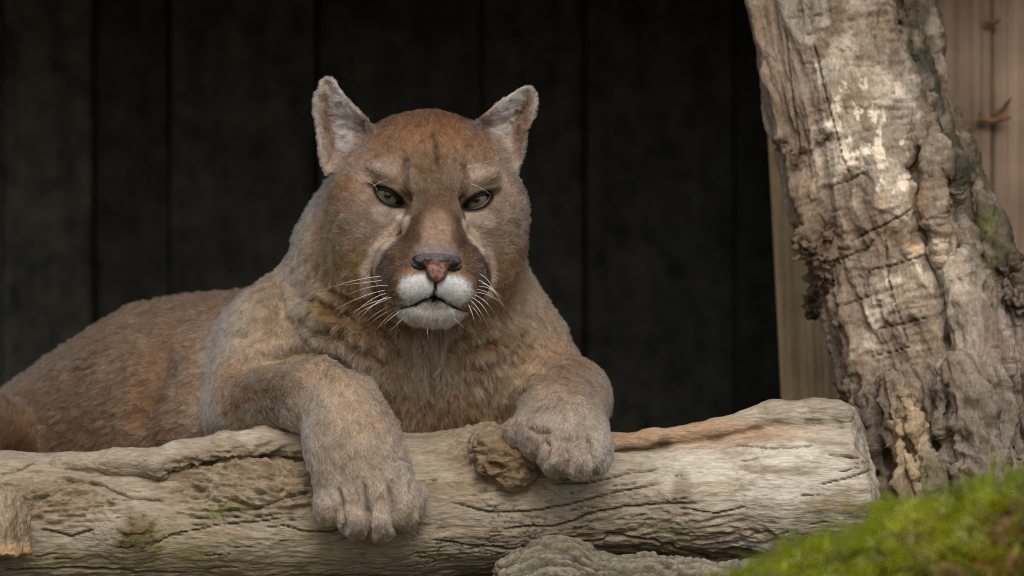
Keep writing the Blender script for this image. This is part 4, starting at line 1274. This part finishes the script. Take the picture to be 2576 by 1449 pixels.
for s in (-1, 1):
    cw = wld(EYE[s])
    d, Vs, Qs = uvsphere(cw, .0178)
    gaze = np.array([-.02 - cw[0] * .2, -1, .06], f32); gaze /= np.linalg.norm(gaze)
    an = np.degrees(np.arccos(np.clip(d @ gaze, -1, 1)))
    ang = np.arctan2(d[:, 2] - gaze[2], d[:, 0] - gaze[0])
    c = np.tile(lin(18, 14, 12), (len(Vs), 1))
    ir = sstep(46, 41, an)
    c = mixc(c, lin(76, 72, 52), ir)
    c = mixc(c, lin(102, 97, 74), ir * sstep(20, 34, an) * sstep(43, 38, an) * (.5 + .5 * np.sin(ang * 37 + 3 * np.sin(ang * 11))) * .6)
    c = mixc(c, lin(60, 58, 34), sstep(38, 42, an) * sstep(46, 42, an) * .7)
    c = mixc(c, lin(5, 5, 5), sstep(17, 14, an))
    bulge = .0014 * sstep(50, 0, an)
    Vs = Vs + d * bulge[:, None]
    eye = mesh_ob('eyeball', Vs, Qs[:, ::-1], M_eye, cougar, c)
    # dark lid margin round the opening
    aa = np.linspace(0, 2 * math.pi, 80, endpoint=False)
    hl = 18.8
    pa = np.cos(aa) * hl
    def arc_b(a_, h):
        R = (hl * hl + h * h) / (2 * h)
        return np.sqrt(np.maximum(R * R - a_ * a_, 0)) - (R - h)
    pb = np.where(np.sin(aa) >= 0, arc_b(pa, 4.9), -arc_b(pa, 9.3))
    x = pa * math.cos(SLANT) - pb * math.sin(SLANT); z = pa * math.sin(SLANT) + pb * math.cos(SLANT)
    rr = 19.6
    yy = -np.sqrt(np.maximum(rr * rr - x * x - z * z, 8))
    ring = np.stack([x * s, yy, z], 1) + EYE[s]
    rw = wld(ring)
    tg = np.roll(rw, -1, 0) - np.roll(rw, 1, 0); tg /= np.linalg.norm(tg, axis=1, keepdims=True)
    out = rw - cw; out /= np.linalg.norm(out, axis=1, keepdims=True)
    sd = np.cross(tg, out)
    m_ = 8
    rt = np.where(np.sin(aa) >= 0, .0024, .0019)[:, None]
    Vt = np.concatenate([rw + rt * (math.cos(q) * out + math.sin(q) * sd * 1.3) for q in np.linspace(0, 2 * math.pi, m_, endpoint=False)])
    i = np.arange(80 * m_).reshape(m_, 80)
    Qt = np.stack([i, np.roll(i, -1, 1), np.roll(np.roll(i, -1, 1), -1, 0), np.roll(i, -1, 0)], -1).reshape(-1, 4)
    ct = np.tile(lin(30, 25, 24), (len(Vt), 1))
    mesh_ob('eyelid', Vt, Qt, M_lid, cougar, ct)

# ---- nose leather
def f_nose(p):
    l = loc(p)
    e = lambda c, r, R=None: ell(l, c, r, R)
    d = e((0, -80, -68), (23, 11, 7.5))
    d = smin(d, e((0, -82, -79), (12, 9, 14)), 5)
    for s in (-1, 1):
        d = smin(d, e((s * 19, -76, -72), (9, 10, 8.5)), 4)
        d = smax(d, -cone(l, (s * 13.5, -92, -79.5), (s * 22, -85, -77.5), 5.0, 4.6), 2)
        d = smax(d, -cone(l, (s * 21, -87, -76), (s * 27, -78, -70), 3.4, 2.0), 2)
    d = smax(d, -cone(l, (0, -93, -82), (0, -90, -95), 1.2, 1.6), 1.5)
    return d / 1000
b0 = wld((0, -80, -74))
V2, Q2 = surface(f_nose, band(b0[0] - .036, b0[0] + .036, .0008, []), band(b0[1] - .02, b0[1] + .02, .0008, []), band(b0[2] - .028, b0[2] + .028, .0008, []), 1)
l2 = loc(V2)
nz = fbm(V2 * 160, 3, 12); nzf = perlin(V2 * 700, 13)
N2 = vnormals(V2, Q2)
V2 = V2 + N2 * (.00022 * nzf)[:, None]
c = np.tile(lin(40, 35, 35), (len(V2), 1))
c = mixc(c, lin(92, 82, 80), sstep(.05, .3, fbm(V2 * 220, 3, 23)) * .6)
pk = sstep(2.5, -2.5, poly2d(np.abs(l2[:, 0]), l2[:, 2], [(0, -71), (13, -71.5), (11.5, -77), (7.5, -85), (6, -91), (0, -92)]) + 3.0 * nz)
c = mixc(c, lin(142, 98, 82), pk)
c = mixc(c, lin(60, 44, 40), pk * sstep(.12, .3, fbm(V2 * 260, 3, 19)) * .8)
c = mixc(c, lin(96, 88, 88), sstep(-66, -63, l2[:, 2]) * .5)
c = mixc(c, lin(26, 22, 22), sstep(-84, -91, l2[:, 2]) * (1 - pk))
for s in (-1, 1):
    c = mixc(c, lin(14, 11, 10), blob(l2[:, 0], l2[:, 2], s * 20, -78, 9, 5.5, .4))
M_nose = mat_tone('nose_leather', .55, .6, (1500, 1500, 1500), .4, .15, .0004)
mesh_ob('nose', V2, Q2, M_nose, cougar, c)

# ---- whiskers, each a thin tapering stem
M_wh = material('whisker')[0]
M_wh.node_tree.nodes['Principled BSDF'].inputs['Base Color'].default_value = (.82, .78, .72, 1)
M_wh.node_tree.nodes['Principled BSDF'].inputs['Roughness'].default_value = .35
def stem(name, pts, r0, mat):
    pts = np.asarray(pts, f32)
    m_ = 5
    tg = np.gradient(pts, axis=0); tg /= np.linalg.norm(tg, axis=1, keepdims=True)
    sd = np.cross(tg, [0, 1, .01]); sd /= np.linalg.norm(sd, axis=1, keepdims=True)
    up = np.cross(sd, tg)
    rr = r0 * np.linspace(1, .25, len(pts))[:, None]
    Vt = np.concatenate([pts + rr * (math.cos(q) * sd + math.sin(q) * up) for q in np.linspace(0, 2 * math.pi, m_, endpoint=False)])
    nn_ = len(pts)
    i = np.arange(nn_ * m_).reshape(m_, nn_)
    j = np.roll(i, -1, 0)
    Qt = np.stack([i[:, :-1], i[:, 1:], j[:, 1:], j[:, :-1]], -1).reshape(-1, 4)
    return mesh_ob(name, Vt, Qt, mat, cougar)
WH = [((958, 695), (895, 700), (828, 724)), ((968, 730), (905, 742), (850, 775)), ((972, 738), (930, 745), (878, 800)), ((985, 748), (930, 757), (885, 786)),
      ((978, 752), (925, 770), (892, 795)), ((992, 765), (945, 785), (925, 805)), ((1000, 772), (955, 790), (930, 815)), ((975, 718), (930, 716), (880, 738)),
      ((1005, 775), (965, 800), (945, 832)), ((1010, 780), (980, 800), (960, 820)), ((960, 705), (915, 712), (868, 716)), ((975, 745), (935, 765), (905, 800)),
      ((1205, 705), (1245, 722), (1268, 770)), ((1205, 720), (1235, 720), (1260, 745)), ((1212, 712), (1240, 720), (1258, 745)), ((1200, 735), (1240, 740), (1262, 765)),
      ((1195, 742), (1225, 755), (1240, 782)), ((1190, 750), (1220, 765), (1232, 800)), ((1185, 756), (1205, 775), (1222, 808)), ((1200, 728), (1225, 730), (1252, 752)),
      ((1178, 765), (1190, 790), (1195, 815)), ((1208, 690), (1232, 700), (1248, 740)), ((1183, 768), (1200, 780), (1210, 805)),
      ((1020, 795), (1000, 815), (985, 828)), ((1010, 800), (990, 818), (1005, 832)), ((1080, 815), (1072, 830), (1077, 848)), ((1140, 800), (1155, 812), (1165, 822)),
      ((940, 468), (960, 452), (985, 448)), ((1175, 420), (1205, 412), (1230, 405)), ((1185, 462), (1210, 470), (1230, 486)), ((925, 455), (940, 460), (948, 475))]
for k_, (a, b, c_) in enumerate(WH):
    c_ = (c_[0] + .22 * (c_[0] - b[0]), c_[1] + .22 * (c_[1] - b[1]))
    y0 = cast([a])[0]
    big = k_ < 23
    pr = []
    for t_ in np.linspace(0, 1, 9):
        x = (1 - t_) ** 2 * a[0] + 2 * t_ * (1 - t_) * b[0] + t_ ** 2 * c_[0]
        y = (1 - t_) ** 2 * a[1] + 2 * t_ * (1 - t_) * b[1] + t_ ** 2 * c_[1]
        pr.append(P(x, y, y0 - .002 - (.022 * math.sin(t_ * 2.2) if big else .012 * t_) + (.018 * t_ * t_ if big else 0)))
    stem('whisker', pr, .00025 if big else .00016, M_wh)
print('done', round(time.time() - T0, 1))
